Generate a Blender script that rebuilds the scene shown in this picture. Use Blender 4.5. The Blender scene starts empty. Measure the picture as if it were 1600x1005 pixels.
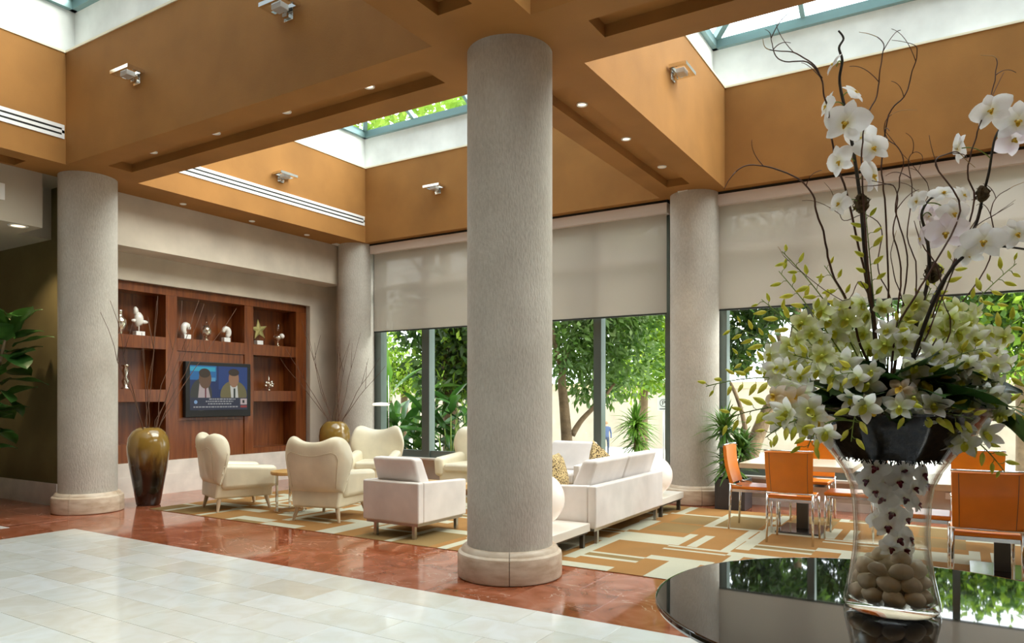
import bpy, bmesh, math, random
from mathutils import Vector, Matrix, Euler, noise as mnoise
import numpy as np
random.seed(7); np.random.seed(7)
S = bpy.context.scene
COL = S.collection
PI = math.pi

# ------------------------------------------------------------------ camera, sky, sun, exposure
EYE = 1.455
FPX = 1132.0
YAW = math.atan2(700, 1132)
cam = bpy.data.cameras.new('camera'); cam.sensor_width = 36.0; cam.lens = FPX / 1600 * 36
cam.shift_y = 120.0 / 1600; cam.clip_start = 0.05; cam.clip_end = 400
cam_o = bpy.data.objects.new('camera', cam); COL.objects.link(cam_o)
cam_o.location = (0, 0, EYE); cam_o.rotation_euler = (PI / 2, 0, YAW)
S.camera = cam_o

W = bpy.data.worlds.new('sky'); S.world = W; W.use_nodes = True
bg = W.node_tree.nodes['Background']
bg.inputs[0].default_value = (0.90, 0.95, 1.0, 1); bg.inputs[1].default_value = 4.2

sun = bpy.data.lights.new('sun', 'SUN'); sun.energy = 6.0; sun.angle = math.radians(50); sun.color = (1.0, 0.94, 0.82)
sun_o = bpy.data.objects.new('sun', sun); COL.objects.link(sun_o)
sun_o.rotation_euler = Vector((-0.85, -0.25, -0.75)).to_track_quat('-Z', 'Y').to_euler()

S.view_settings.view_transform = 'Standard'; S.view_settings.look = 'None'
S.view_settings.gamma = 1.0; S.view_settings.exposure = 0.12; S.view_settings.use_curve_mapping = False
try:
    S.cycles.transparent_max_bounces = 32; S.cycles.diffuse_bounces = 6; S.cycles.max_bounces = 14
    S.cycles.sample_clamp_indirect = 8.0
except Exception:
    pass

# ------------------------------------------------------------------ surveying helpers (pixel of the 1600x1005 frame -> place in the room)
CY, SY = math.cos(YAW), math.sin(YAW)
def ray(px, py):
    x = (px - 800) / FPX; z = (622.5 - py) / FPX
    return Vector((CY * x - SY, SY * x + CY, z))
def atD(px, py, d):
    r = ray(px, py); return Vector((r.x * d, r.y * d, r.z * d + EYE))
def atZ(px, py, Z):
    r = ray(px, py); t = (Z - EYE) / r.z; return Vector((r.x * t, r.y * t, Z))
def atY(px, py, Y):
    r = ray(px, py); t = Y / r.y; return Vector((r.x * t, Y, r.z * t + EYE))
def atX(px, py, X):
    r = ray(px, py); t = X / r.x; return Vector((X, r.y * t, r.z * t + EYE))

# ------------------------------------------------------------------ object helpers
def link(o, parent=None):
    COL.objects.link(o)
    if parent is not None: o.parent = parent
    return o
def empty(name, loc=(0, 0, 0), rz=0, parent=None):
    o = bpy.data.objects.new(name, None); o.location = loc; o.rotation_euler = (0, 0, rz); o.empty_display_size = .1
    return link(o, parent)
def tag(o, label=None, cat=None, group=None, kind=None):
    if label: o['label'] = label
    if cat: o['category'] = cat
    if group: o['group'] = group
    if kind: o['kind'] = kind
    return o
def thing(name, label, cat, loc=(0, 0, 0), rz=0, group=None):
    return tag(empty(name, loc, rz), label, cat, group)
def copy_tree(o, parent=None):
    c = o.copy(); link(c, parent)
    for ch in list(o.children): copy_tree(ch, c)
    return c
ORD = ['first', 'second', 'third', 'fourth', 'fifth', 'sixth', 'seventh', 'eighth', 'ninth', 'tenth', 'eleventh', 'twelfth', 'thirteenth',
       'fourteenth', 'fifteenth', 'sixteenth', 'seventeenth', 'eighteenth', 'nineteenth', 'twentieth', 'twenty-first', 'twenty-second',
       'twenty-third', 'twenty-fourth', 'twenty-fifth', 'twenty-sixth', 'twenty-seventh', 'twenty-eighth', 'twenty-ninth', 'thirtieth',
       'thirty-first', 'thirty-second', 'thirty-third', 'thirty-fourth', 'thirty-fifth', 'thirty-sixth', 'thirty-seventh', 'thirty-eighth']

class MB:
    def __init__(s): s.v = []; s.f = []; s.m = []
    def add(s, vs, fs, m=0):
        b = len(s.v); s.v += [tuple(v) for v in vs]; s.f += [tuple(b + i for i in f) for f in fs]; s.m += [m] * len(fs); return s
    def box(s, x0, x1, y0, y1, z0, z1, m=0):
        v = [(x0, y0, z0), (x1, y0, z0), (x1, y1, z0), (x0, y1, z0), (x0, y0, z1), (x1, y0, z1), (x1, y1, z1), (x0, y1, z1)]
        return s.add(v, [(0, 3, 2, 1), (4, 5, 6, 7), (0, 1, 5, 4), (1, 2, 6, 5), (2, 3, 7, 6), (3, 0, 4, 7)], m)
    def quad(s, a, b, c, d, m=0): return s.add([a, b, c, d], [(0, 1, 2, 3)], m)
    def lathe(s, prof, n=32, c=(0, 0, 0), caps=True, m=0):
        v = []; f = []
        for r, z in prof:
            for i in range(n):
                a = 2 * PI * i / n; v.append((c[0] + r * math.cos(a), c[1] + r * math.sin(a), c[2] + z))
        for j in range(len(prof) - 1):
            for i in range(n):
                k = (i + 1) % n; f.append((j * n + i, j * n + k, (j + 1) * n + k, (j + 1) * n + i))
        if caps:
            f.append(tuple(range(n - 1, -1, -1))); f.append(tuple((len(prof) - 1) * n + i for i in range(n)))
        return s.add(v, f, m)
    def tube(s, pts, rad, n=6, m=0, caps=True):
        pts = [Vector(p) for p in pts]; N = len(pts)
        if not hasattr(rad, '__len__'): rad = [rad] * N
        v = []; f = []; up = None
        for i, p in enumerate(pts):
            t = (pts[min(i + 1, N - 1)] - pts[max(i - 1, 0)])
            if t.length < 1e-9: t = Vector((0, 0, 1))
            t.normalize()
            if up is None: up = t.orthogonal().normalized()
            up = (up - t * up.dot(t))
            up = up.normalized() if up.length > 1e-6 else t.orthogonal().normalized()
            b = t.cross(up)
            for k in range(n):
                a = 2 * PI * k / n; v.append(p + (up * math.cos(a) + b * math.sin(a)) * rad[i])
        for i in range(N - 1):
            for k in range(n):
                q = (k + 1) % n; f.append((i * n + k, i * n + q, (i + 1) * n + q, (i + 1) * n + k))
        if caps:
            f.append(tuple(range(n - 1, -1, -1))); f.append(tuple((N - 1) * n + k for k in range(n)))
        return s.add(v, f, m)
    def bar(s, a, b, w, h, m=0):            # square bar between two points
        a = Vector(a); b = Vector(b); t = (b - a).normalized()
        u = Vector((0, 0, 1)) if abs(t.z) < .9 else Vector((1, 0, 0))
        x = t.cross(u).normalized() * w / 2; y = x.cross(t).normalized() * h / 2
        v = [a - x - y, a + x - y, a + x + y, a - x + y, b - x - y, b + x - y, b + x + y, b - x + y]
        return s.add(v, [(3, 2, 1, 0), (4, 5, 6, 7), (0, 1, 5, 4), (1, 2, 6, 5), (2, 3, 7, 6), (3, 0, 4, 7)], m)
    def ball(s, c, rx, ry=None, rz=None, nu=12, nv=8, M=None, m=0, wob=0):
        ry = ry or rx; rz = rz or rx; v = []; f = []
        c = Vector(c)
        for j in range(nv + 1):
            th = PI * j / nv
            for i in range(nu):
                a = 2 * PI * i / nu; p = Vector((rx * math.sin(th) * math.cos(a), ry * math.sin(th) * math.sin(a), rz * math.cos(th)))
                if wob: p *= 1 + wob * mnoise.noise(p * 40 + c * 9)
                if M: p = M @ p
                v.append(c + p)
        for j in range(nv):
            for i in range(nu):
                k = (i + 1) % nu; f.append((j * nu + i, (j + 1) * nu + i, (j + 1) * nu + k, j * nu + k))
        return s.add(v, f, m)
    def mesh(s, name, mats=(), smooth=False, angle=None):
        me = bpy.data.meshes.new(name); me.from_pydata(s.v, [], s.f)
        for m in (mats if isinstance(mats, (list, tuple)) else [mats]): me.materials.append(m)
        if any(s.m): me.polygons.foreach_set('material_index', s.m)
        if smooth: me.polygons.foreach_set('use_smooth', [True] * len(s.f))
        me.update()
        if angle:
            try: me.set_sharp_from_angle(angle=math.radians(angle))
            except Exception: pass
        return me
    def obj(s, name, mats, parent=None, smooth=False, loc=None, rot=None, angle=None):
        o = bpy.data.objects.new(name, s.mesh(name, mats, smooth, angle))
        if loc is not None: o.location = loc
        if rot is not None: o.rotation_euler = rot
        return link(o, parent)
def mesh_obj(name, me, parent=None, loc=(0, 0, 0), rot=(0, 0, 0), sc=1):
    o = bpy.data.objects.new(name, me); o.location = loc; o.rotation_euler = rot
    o.scale = (sc, sc, sc) if not hasattr(sc, '__len__') else sc
    return link(o, parent)
def bevel(o, w, seg=3, smooth=True):
    md = o.modifiers.new('bevel', 'BEVEL'); md.width = w; md.segments = seg; md.limit_method = 'ANGLE'; md.angle_limit = math.radians(35); md.harden_normals = True
    if smooth: o.data.polygons.foreach_set('use_smooth', [True] * len(o.data.polygons))
    return o
def subsurf(o, lv=2):
    md = o.modifiers.new('sub', 'SUBSURF'); md.levels = lv; md.render_levels = lv
    o.data.polygons.foreach_set('use_smooth', [True] * len(o.data.polygons)); return o
def rbox(name, x0, x1, y0, y1, z0, z1, r, mat, parent=None, seg=3, fn=None):
    b = MB().box(x0, x1, y0, y1, z0, z1)
    if fn: b.v = [tuple(fn(*p)) for p in b.v]
    return bevel(b.obj(name, mat, parent), r, seg)

# ------------------------------------------------------------------ materials
def nt(name):
    m = bpy.data.materials.new(name); m.use_nodes = True; t = m.node_tree
    return m, t, t.nodes['Principled BSDF']
def N(t, typ, **kw):
    n = t.nodes.new(typ)
    for k, v in kw.items():
        if k.startswith('i_'):
            key = k[2:]; n.inputs[int(key) if key.isdigit() else key].default_value = v
        else: setattr(n, k, v)
    return n
def ramp(t, fac, stops):
    r = t.nodes.new('ShaderNodeValToRGB'); e = r.color_ramp.elements
    while len(e) < len(stops): e.new(.5)
    for el, (p, c) in zip(e, stops): el.position = p; el.color = tuple(c) + (1,) if len(c) == 3 else c
    t.links.new(fac, r.inputs[0]); return r
def coords(t, kind='Object', scale=(1, 1, 1), randoff=False):
    tc = N(t, 'ShaderNodeTexCoord'); mp = N(t, 'ShaderNodeMapping'); mp.inputs['Scale'].default_value = scale
    t.links.new(tc.outputs[kind], mp.inputs[0])
    if randoff:
        oi = N(t, 'ShaderNodeObjectInfo'); mu = N(t, 'ShaderNodeMath', operation='MULTIPLY'); mu.inputs[1].default_value = 57.0
        t.links.new(oi.outputs['Random'], mu.inputs[0]); cb = N(t, 'ShaderNodeCombineXYZ')
        for i in range(3): t.links.new(mu.outputs[0], cb.inputs[i])
        t.links.new(cb.outputs[0], mp.inputs['Location'])
    return mp.outputs[0]
def bump(t, p, h, strength=.3, dist=.01):
    b = N(t, 'ShaderNodeBump'); b.inputs['Strength'].default_value = strength; b.inputs['Distance'].default_value = dist
    t.links.new(h, b.inputs['Height']); t.links.new(b.outputs[0], p.inputs['Normal'])
def pm(name, col, rough=.5, metal=0.0, var=0.0, vs=4.0, bmp=0.0, bs=60.0, bd=.004, spec=.5, coat=0.0, sheen=0.0, emit=None, es=0.0, scale=(1, 1, 1), rand=0.0):
    m, t, p = nt(name)
    p.inputs['Base Color'].default_value = (*col, 1); p.inputs['Roughness'].default_value = rough; p.inputs['Metallic'].default_value = metal
    p.inputs['Specular IOR Level'].default_value = spec; p.inputs['Coat Weight'].default_value = coat; p.inputs['Sheen Weight'].default_value = sheen
    if emit: p.inputs['Emission Color'].default_value = (*emit, 1); p.inputs['Emission Strength'].default_value = es
    if var or rand:
        n = N(t, 'ShaderNodeTexNoise', i_Scale=vs, i_Detail=5.0); t.links.new(coords(t, scale=scale), n.inputs['Vector'])
        fac = n.outputs['Fac']
        if rand:
            oi = N(t, 'ShaderNodeObjectInfo'); mx = N(t, 'ShaderNodeMath', operation='MULTIPLY_ADD'); mx.inputs[1].default_value = rand; 
            t.links.new(oi.outputs['Random'], mx.inputs[0]); t.links.new(fac, mx.inputs[2]); 
            sb = N(t, 'ShaderNodeMath', operation='SUBTRACT'); sb.inputs[1].default_value = rand / 2; t.links.new(mx.outputs[0], sb.inputs[0]); fac = sb.outputs[0]
        v = max(var, .15)
        r = ramp(t, fac, [(.25, [max(0, c * (1 - v)) for c in col]), (.75, [min(1, c * (1 + v)) for c in col])])
        t.links.new(r.outputs[0], p.inputs['Base Color'])
    if bmp:
        n2 = N(t, 'ShaderNodeTexNoise', i_Scale=bs, i_Detail=4.0); t.links.new(coords(t, scale=scale), n2.inputs['Vector']); bump(t, p, n2.outputs['Fac'], bmp, bd)
    return m
def thin_glass(name, tint=(1, 1, 1), refl=1.0, edge=None, rough=0.0):
    m, t, p = nt(name); t.nodes.remove(p); out = t.nodes['Material Output']
    tr = N(t, 'ShaderNodeBsdfTransparent'); tr.inputs[0].default_value = (*tint, 1)
    gl = N(t, 'ShaderNodeBsdfGlossy'); gl.inputs['Roughness'].default_value = rough
    fa = N(t, 'ShaderNodeLayerWeight', i_Blend=.5); pw = N(t, 'ShaderNodeMath', operation='POWER'); pw.inputs[1].default_value = 4.0; t.links.new(fa.outputs['Facing'], pw.inputs[0])
    ma = N(t, 'ShaderNodeMath', operation='MULTIPLY_ADD'); ma.inputs[1].default_value = .75; ma.inputs[2].default_value = .018; t.links.new(pw.outputs[0], ma.inputs[0])
    mu = N(t, 'ShaderNodeMath', operation='MULTIPLY'); mu.inputs[1].default_value = refl; mu.use_clamp = True
    t.links.new(ma.outputs[0], mu.inputs[0]); mx = N(t, 'ShaderNodeMixShader')
    if edge:
        lw = N(t, 'ShaderNodeLayerWeight', i_Blend=.5); r = ramp(t, lw.outputs['Facing'], [(.45, tint), (1.0, edge)]); t.links.new(r.outputs[0], tr.inputs[0])
    t.links.new(mu.outputs[0], mx.inputs[0]); t.links.new(tr.outputs[0], mx.inputs[1]); t.links.new(gl.outputs[0], mx.inputs[2]); t.links.new(mx.outputs[0], out.inputs[0])
    return m
def leafmat(name, c1, c2, trans=.35, rough=.45, vs=3.0, tcol=None, rand=True, gloss=.35):
    m, t, p = nt(name); out = t.nodes['Material Output']
    n = N(t, 'ShaderNodeTexNoise', i_Scale=vs, i_Detail=3.0); t.links.new(coords(t, 'Object', randoff=rand), n.inputs['Vector'])
    r = ramp(t, n.outputs['Fac'], [(.32, c1), (.68, c2)])
    t.links.new(r.outputs[0], p.inputs['Base Color']); p.inputs['Roughness'].default_value = rough; p.inputs['Specular IOR Level'].default_value = gloss
    tl = N(t, 'ShaderNodeBsdfTranslucent'); mx = N(t, 'ShaderNodeMixShader'); mx.inputs[0].default_value = trans
    if tcol: tl.inputs[0].default_value = (*tcol, 1)
    else: t.links.new(r.outputs[0], tl.inputs[0])
    t.links.new(p.outputs[0], mx.inputs[1]); t.links.new(tl.outputs[0], mx.inputs[2]); t.links.new(mx.outputs[0], out.inputs[0])
    return m

M = {}
M['orange'] = pm('stucco_orange', (.33, .152, .040), .75, var=.10, vs=1.6, bmp=.25, bs=90, spec=.25)
M['blocker'] = pm('sky_blocker_dark', (.10, .11, .12), .35)  # dark finish of the added block that cuts off the southern sky
M['frost'] = pm('frosted_diffuser', (.55, .55, .53), .25, .3)
M['white_wall'] = pm('plaster_white', (.80, .80, .77), .8, var=.02, vs=2, spec=.2)
M['wall_beige'] = pm('plaster_beige', (.57, .50, .415), .8, var=.03, vs=2, spec=.2)
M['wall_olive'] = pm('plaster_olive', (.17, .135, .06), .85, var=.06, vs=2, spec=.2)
M['cream_trim'] = pm('trim_cream', (.85, .78, .58), .6)
M['sill'] = pm('sill_white', (.72, .66, .60), .5, var=.04)
M['ceil_white'] = pm('ceiling_paint', (.46, .41, .33), .9, spec=.1)
M['alu'] = pm('teal_aluminium', (.24, .36, .36), .35, .5)
M['alu_dark'] = pm('dark_aluminium', (.05, .06, .055), .4, .4)
M['win_frame'] = pm('window_aluminium', (.17, .21, .20), .35, .6)
M['glass'] = thin_glass('pane_glass', (.93, .97, .95))
M['sky_glass'] = thin_glass('skylight_glass', (.90, .97, .97))
M['chrome'] = pm('chrome', (.80, .79, .77), .10, 1.0)
M['steel'] = pm('brushed_steel', (.55, .53, .50), .28, 1.0)
M['dark_metal'] = pm('dark_metal', (.10, .095, .09), .35, .8)
M['black'] = pm('matt_black', (.008, .008, .008), .6)
M['white_paint'] = pm('white_enamel', (.85, .85, .84), .4)
M['lamp_on'] = pm('lamp_glow', (1, .9, .7), .5, emit=(1, .82, .55), es=2.2)
M['lamp_dim'] = pm('lamp_reflector', (.9, .85, .75), .3, emit=(1, .8, .5), es=.12)

# columns: coarse raked plaster
def column_mat():
    m, t, p = nt('raked_plaster'); p.inputs['Roughness'].default_value = .85; p.inputs['Specular IOR Level'].default_value = .2
    co = coords(t, scale=(1, 1, .35))
    n = N(t, 'ShaderNodeTexNoise', i_Scale=70.0, i_Detail=4.0); t.links.new(co, n.inputs['Vector'])
    n2 = N(t, 'ShaderNodeTexNoise', i_Scale=2.5, i_Detail=3.0); t.links.new(coords(t), n2.inputs['Vector'])
    ad = N(t, 'ShaderNodeMath', operation='ADD'); t.links.new(n.outputs[0], ad.inputs[0]); t.links.new(n2.outputs[0], ad.inputs[1])
    hf = N(t, 'ShaderNodeMath', operation='MULTIPLY'); hf.inputs[1].default_value = .5; t.links.new(ad.outputs[0], hf.inputs[0])
    r = ramp(t, hf.outputs[0], [(.36, (.47, .43, .375)), (.64, (.60, .56, .50))]); t.links.new(r.outputs[0], p.inputs['Base Color'])
    bump(t, p, n.outputs[0], .6, .012); return m
M['column'] = column_mat()
def travertine():
    m, t, p = nt('travertine'); p.inputs['Roughness'].default_value = .45
    n = N(t, 'ShaderNodeTexNoise', i_Scale=6.0, i_Detail=8.0); t.links.new(coords(t, scale=(1, 1, 3)), n.inputs['Vector'])
    r = ramp(t, n.outputs[0], [(.3, (.52, .38, .26)), (.6, (.70, .58, .45)), (.8, (.76, .67, .55))]); t.links.new(r.outputs[0], p.inputs['Base Color'])
    n2 = N(t, 'ShaderNodeTexNoise', i_Scale=60.0, i_Detail=3.0); t.links.new(coords(t, scale=(1, 1, 2)), n2.inputs['Vector'])
    r2 = ramp(t, n2.outputs[0], [(.28, (0, 0, 0)), (.36, (1, 1, 1))]); bump(t, p, r2.outputs[0], .4, .004); return m
M['travertine'] = travertine()
def tile_mat():
    m, t, p = nt('cream_marble'); p.inputs['Roughness'].default_value = .10; p.inputs['Specular IOR Level'].default_value = .5
    oi = N(t, 'ShaderNodeObjectInfo')
    r = ramp(t, oi.outputs['Random'], [(0, (.77, .79, .765)), (.25, (.72, .715, .65)), (.45, (.82, .84, .83)), (.62, (.69, .645, .55)), (.8, (.80, .815, .79)), (1, (.71, .675, .59))])
    co = coords(t, randoff=True)
    n = N(t, 'ShaderNodeTexNoise', i_Scale=3.5, i_Detail=7.0, i_Distortion=1.2); t.links.new(co, n.inputs['Vector'])
    r2 = ramp(t, n.outputs[0], [(.35, (.90, .86, .78)), (.6, (1, 1, 1))])
    mx = N(t, 'ShaderNodeMix', data_type='RGBA', blend_type='MULTIPLY'); mx.inputs[0].default_value = .7
    t.links.new(r.outputs[0], mx.inputs[6]); t.links.new(r2.outputs[0], mx.inputs[7]); t.links.new(mx.outputs[2], p.inputs['Base Color']); return m
M['tile'] = tile_mat()
def red_marble():
    m, t, p = nt('red_marble'); p.inputs['Roughness'].default_value = .07; p.inputs['Specular IOR Level'].default_value = .55
    co = coords(t, randoff=True)
    n = N(t, 'ShaderNodeTexNoise', i_Scale=2.6, i_Detail=9.0, i_Distortion=1.6); t.links.new(co, n.inputs['Vector'])
    r = ramp(t, n.outputs[0], [(.25, (.16, .036, .013)), (.45, (.29, .078, .030)), (.6, (.37, .115, .056)), (.8, (.48, .20, .125))])
    n2 = N(t, 'ShaderNodeTexNoise', i_Scale=1.5, i_Detail=6.0, i_Distortion=3.0); t.links.new(coords(t, randoff=True, scale=(1, 1.7, 1)), n2.inputs['Vector'])
    r2 = ramp(t, n2.outputs[0], [(.488, (0, 0, 0)), (.502, (1, 1, 1)), (.512, (0, 0, 0))])
    n3 = N(t, 'ShaderNodeTexNoise', i_Scale=2.0, i_Detail=2.0); t.links.new(co, n3.inputs['Vector'])
    r3 = ramp(t, n3.outputs[0], [(.5, (0, 0, 0)), (.65, (.75, .75, .75))]); mu = N(t, 'ShaderNodeMath', operation='MULTIPLY')
    t.links.new(r2.outputs[0], mu.inputs[0]); t.links.new(r3.outputs[0], mu.inputs[1])
    mx = N(t, 'ShaderNodeMix', data_type='RGBA'); t.links.new(mu.outputs[0], mx.inputs[0]); t.links.new(r.outputs[0], mx.inputs[6]); mx.inputs[7].default_value = (.78, .62, .50, 1)
    t.links.new(mx.outputs[2], p.inputs['Base Color']); return m
M['red'] = red_marble()
M['grout'] = pm('grout', (.62, .57, .48), .7)
M['red_base'] = pm('red_mortar', (.28, .085, .04), .3)
def carpet(name, c1, c2):
    m, t, p = nt(name); p.inputs['Roughness'].default_value = .95; p.inputs['Specular IOR Level'].default_value = .05
    n = N(t, 'ShaderNodeTexNoise', i_Scale=260.0, i_Detail=2.0); t.links.new(coords(t), n.inputs['Vector'])
    n2 = N(t, 'ShaderNodeTexNoise', i_Scale=1.4, i_Detail=3.0); t.links.new(coords(t), n2.inputs['Vector'])
    ad = N(t, 'ShaderNodeMath', operation='MULTIPLY_ADD'); ad.inputs[1].default_value = .5; t.links.new(n2.outputs[0], ad.inputs[0])
    hf = N(t, 'ShaderNodeMath', operation='MULTIPLY'); hf.inputs[1].default_value = .5; t.links.new(n.outputs[0], hf.inputs[0]); t.links.new(hf.outputs[0], ad.inputs[2])
    r = ramp(t, ad.outputs[0], [(.35, c1), (.65, c2)]); t.links.new(r.outputs[0], p.inputs['Base Color']); bump(t, p, n.outputs[0], .5, .004); return m
M['carpet_tan'] = carpet('carpet_tan', (.29, .165, .065), (.41, .205, .070))
M['carpet_cream'] = carpet('carpet_cream', (.47, .46, .355), (.57, .555, .43))
M['carpet_olive'] = carpet('carpet_olive', (.24, .165, .075), (.30, .20, .085))
def wood(name, c1, c2, c3, rough=.35, axis=(9, 9, .7), coat=.2):
    m, t, p = nt(name); p.inputs['Roughness'].default_value = rough; p.inputs['Coat Weight'].default_value = coat; p.inputs['Coat Roughness'].default_value = .25
    n = N(t, 'ShaderNodeTexNoise', i_Scale=2.2, i_Detail=8.0, i_Distortion=.6); t.links.new(coords(t, scale=axis, randoff=True), n.inputs['Vector'])
    r = ramp(t, n.outputs[0], [(.3, c1), (.5, c2), (.72, c3)]); t.links.new(r.outputs[0], p.inputs['Base Color']); return m
M['cherry'] = wood('cherry_veneer', (.095, .021, .004), (.165, .041, .007), (.225, .066, .012))
M['honey'] = wood('honey_wood', (.55, .30, .09), (.66, .40, .14), (.72, .46, .18), axis=(6, .7, 6))
M['pale_wood'] = wood('pale_wood', (.60, .47, .30), (.68, .55, .37), (.74, .62, .44), axis=(.7, 8, 8))
M['leg_wood'] = wood('ash_leg', (.52, .40, .26), (.62, .49, .34), (.70, .57, .42))
M['leather'] = pm('cream_leather', (.80, .73, .56), .38, var=.03, vs=3, bmp=.08, bs=160, bd=.002, coat=.1)
M['leather_seam'] = pm('leather_seam', (.62, .54, .38), .5)
M['fabric'] = pm('white_slipcover', (.80, .755, .73), .9, var=.03, vs=2.5, bmp=.25, bs=300, bd=.002, sheen=.2, spec=.1)
M['orange_leather'] = pm('orange_leather', (.86, .25, .008), .35, var=.05, vs=3, bmp=.06, bs=200, bd=.001, coat=.15)
M['lacquer'] = pm('white_lacquer', (.82, .77, .70), .3)
M['black_glass'] = pm('black_glass', (.008, .008, .010), .02, spec=.8, coat=.6)
M['planter'] = pm('dark_planter', (.055, .05, .055), .45, var=.2, vs=6)
M['soil'] = pm('soil', (.020, .014, .008), 1.0, spec=.0, var=.6, vs=60, bmp=.35, bs=120, bd=.004)
def shade_mat():
    m, t, p = nt('roller_screen'); out = t.nodes['Material Output']; t.nodes.remove(p)
    df = N(t, 'ShaderNodeBsdfDiffuse'); df.inputs[0].default_value = (.60, .545, .49, 1)
    tl = N(t, 'ShaderNodeBsdfTranslucent'); tl.inputs[0].default_value = (.62, .57, .50, 1)
    tr = N(t, 'ShaderNodeBsdfTransparent'); tr.inputs[0].default_value = (1, .98, .94, 1)
    a = N(t, 'ShaderNodeMixShader'); a.inputs[0].default_value = .40; t.links.new(df.outputs[0], a.inputs[1]); t.links.new(tl.outputs[0], a.inputs[2])
    b = N(t, 'ShaderNodeMixShader'); b.inputs[0].default_value = .14; t.links.new(a.outputs[0], b.inputs[1]); t.links.new(tr.outputs[0], b.inputs[2])
    t.links.new(b.outputs[0], out.inputs[0]); return m
M['shade'] = shade_mat()
M['headbox'] = pm('shade_headbox', (.66, .57, .52), .6)
def pot_mat():
    m, t, p = nt('gold_to_black_glaze'); p.inputs['Roughness'].default_value = .18; p.inputs['Coat Weight'].default_value = .6
    tc = N(t, 'ShaderNodeTexCoord'); sx = N(t, 'ShaderNodeSeparateXYZ'); t.links.new(tc.outputs['Object'], sx.inputs[0])
    n = N(t, 'ShaderNodeTexNoise', i_Scale=14.0, i_Detail=5.0); t.links.new(coords(t, scale=(1, 1, .3)), n.inputs['Vector'])
    ma = N(t, 'ShaderNodeMath', operation='MULTIPLY_ADD'); ma.inputs[1].default_value = .45; t.links.new(n.outputs[0], ma.inputs[0]); t.links.new(sx.outputs[2], ma.inputs[2])
    r = ramp(t, ma.outputs[0], [(.60, (.010, .004, .003)), (.80, (.085, .036, .006)), (1.0, (.25, .145, .026))]); r.color_ramp.elements[2].position = 1.0
    t.links.new(r.outputs[0], p.inputs['Base Color'])
    n2 = N(t, 'ShaderNodeTexNoise', i_Scale=25.0, i_Detail=5.0); t.links.new(coords(t), n2.inputs['Vector']); bump(t, p, n2.outputs[0], .1, .003); return m
M['pot'] = pot_mat()
M['twig'] = pm('dry_twig', (.115, .052, .028), .7, var=.3, vs=12)
M['silver'] = pm('silver_trophy', (.75, .68, .58), .15, .9)
M['crystal'] = pm('crystal', (.85, .82, .78), .08, spec=.8)
M['star_gold'] = pm('star_brass', (.52, .48, .20), .3, .6)
M['globe'] = pm('opal_globe', (.92, .87, .82), .12, emit=(1, .80, .66), es=.22)
M['disc_lamp'] = pm('disc_lamp', (.95, .92, .85), .3, emit=(1, .90, .72), es=.9)
def leopard():
    m, t, p = nt('spotted_fabric'); p.inputs['Roughness'].default_value = .9
    v = N(t, 'ShaderNodeTexVoronoi', i_Scale=48.0); t.links.new(coords(t), v.inputs['Vector'])
    r = ramp(t, v.outputs['Distance'], [(.0, (.05, .025, .01)), (.36, (.06, .03, .012)), (.50, (.56, .42, .20))]); t.links.new(r.outputs[0], p.inputs['Base Color']); return m
M['leopard'] = leopard()

# ================================================================== SETTING
ZS, Z1, Z2 = 4.30, 5.65, 6.30
XW, YN = -9.25, 9.86
WELLS = [(-9.25, -3.63, 5.55, 9.86), (-2.71, 2.80, 5.55, 9.86), (-9.25, -3.63, .64, 4.64), (-2.71, 2.80, .64, 4.64)]
RECESS = [(-8.87, -3.95, 4.94, 5.24), (-3.36, -3.05, 5.90, 9.41), (-2.38, 2.40, 4.94, 5.24), (-3.30, -2.99, .90, 4.29), (-9.81, -9.52, .90, 4.32)]

# ---- floor
floor = MB().box(-14, 6.5, -7, 10.36, -.2, -.006).obj('floor', M['grout']); tag(floor, kind='structure')
def tile_mesh(name, w, d, mat, h=.006, ch=.0015):
    b = MB(); x, y = w / 2, d / 2
    v = [(-x, -y, -h), (x, -y, -h), (x, y, -h), (-x, y, -h), (-x, -y, -ch), (x, -y, -ch), (x, y, -ch), (-x, y, -ch),
         (-x + ch, -y + ch, 0), (x - ch, -y + ch, 0), (x - ch, y - ch, 0), (-x + ch, y - ch, 0)]
    f = [(0, 1, 5, 4), (1, 2, 6, 5), (2, 3, 7, 6), (3, 0, 4, 7), (4, 5, 9, 8), (5, 6, 10, 9), (6, 7, 11, 10), (7, 4, 8, 11), (8, 9, 10, 11)]
    return b.add(v, f).mesh(name, mat)
TW, TD = .625, .325
cache = {}
def put_tiles(name, x0, x1, y0, y1, w, d, mat, gap, stagger, parent, from_north=True):
    rows = int(math.ceil((y1 - y0) / d - 1e-6))
    for r in range(rows):
        yb = max(y0, y1 - (r + 1) * d); yt = y1 - r * d
        off = random.choice([0, w / 2]) if stagger == 'rand' else (w / 2 if (stagger and r % 2) else 0)
        xa = x0
        nx = x0 + (off if off > 0 else w)
        while xa < x1 - 1e-4:
            xb = min(nx, x1)
            if xb - xa > .02 and yt - yb > .02:
                k = (name, round(xb - xa - gap, 4), round(yt - yb - gap, 4))
                if k not in cache: cache[k] = tile_mesh(name, k[1], k[2], mat)
                mesh_obj(name, cache[k], parent, ((xa + xb) / 2, (ya_ := (yb + yt) / 2), 0))
            xa = xb; nx = xa + w
put_tiles('floor_tile', -8.40, 3.5, .75, 4.31, TW, TD, M['tile'], .003, 'rand', floor)
put_tiles('floor_tile', -10.6, -9.08, 2.0, 3.96, TW, TD, M['tile'], .003, 'rand', floor)
SL = .66
put_tiles('marble_slab', -9.06, 3.5, 4.31, 5.585, SL, .6375, M['red'], .0012, True, floor)
put_tiles('marble_slab', -9.08, -8.40, .8, 4.31, .68, SL, M['red'], .0012, False, floor)
put_tiles('marble_slab', -11.9, -9.08, 3.96, 5.10, SL, .57, M['red'], .0012, False, floor)
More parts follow.
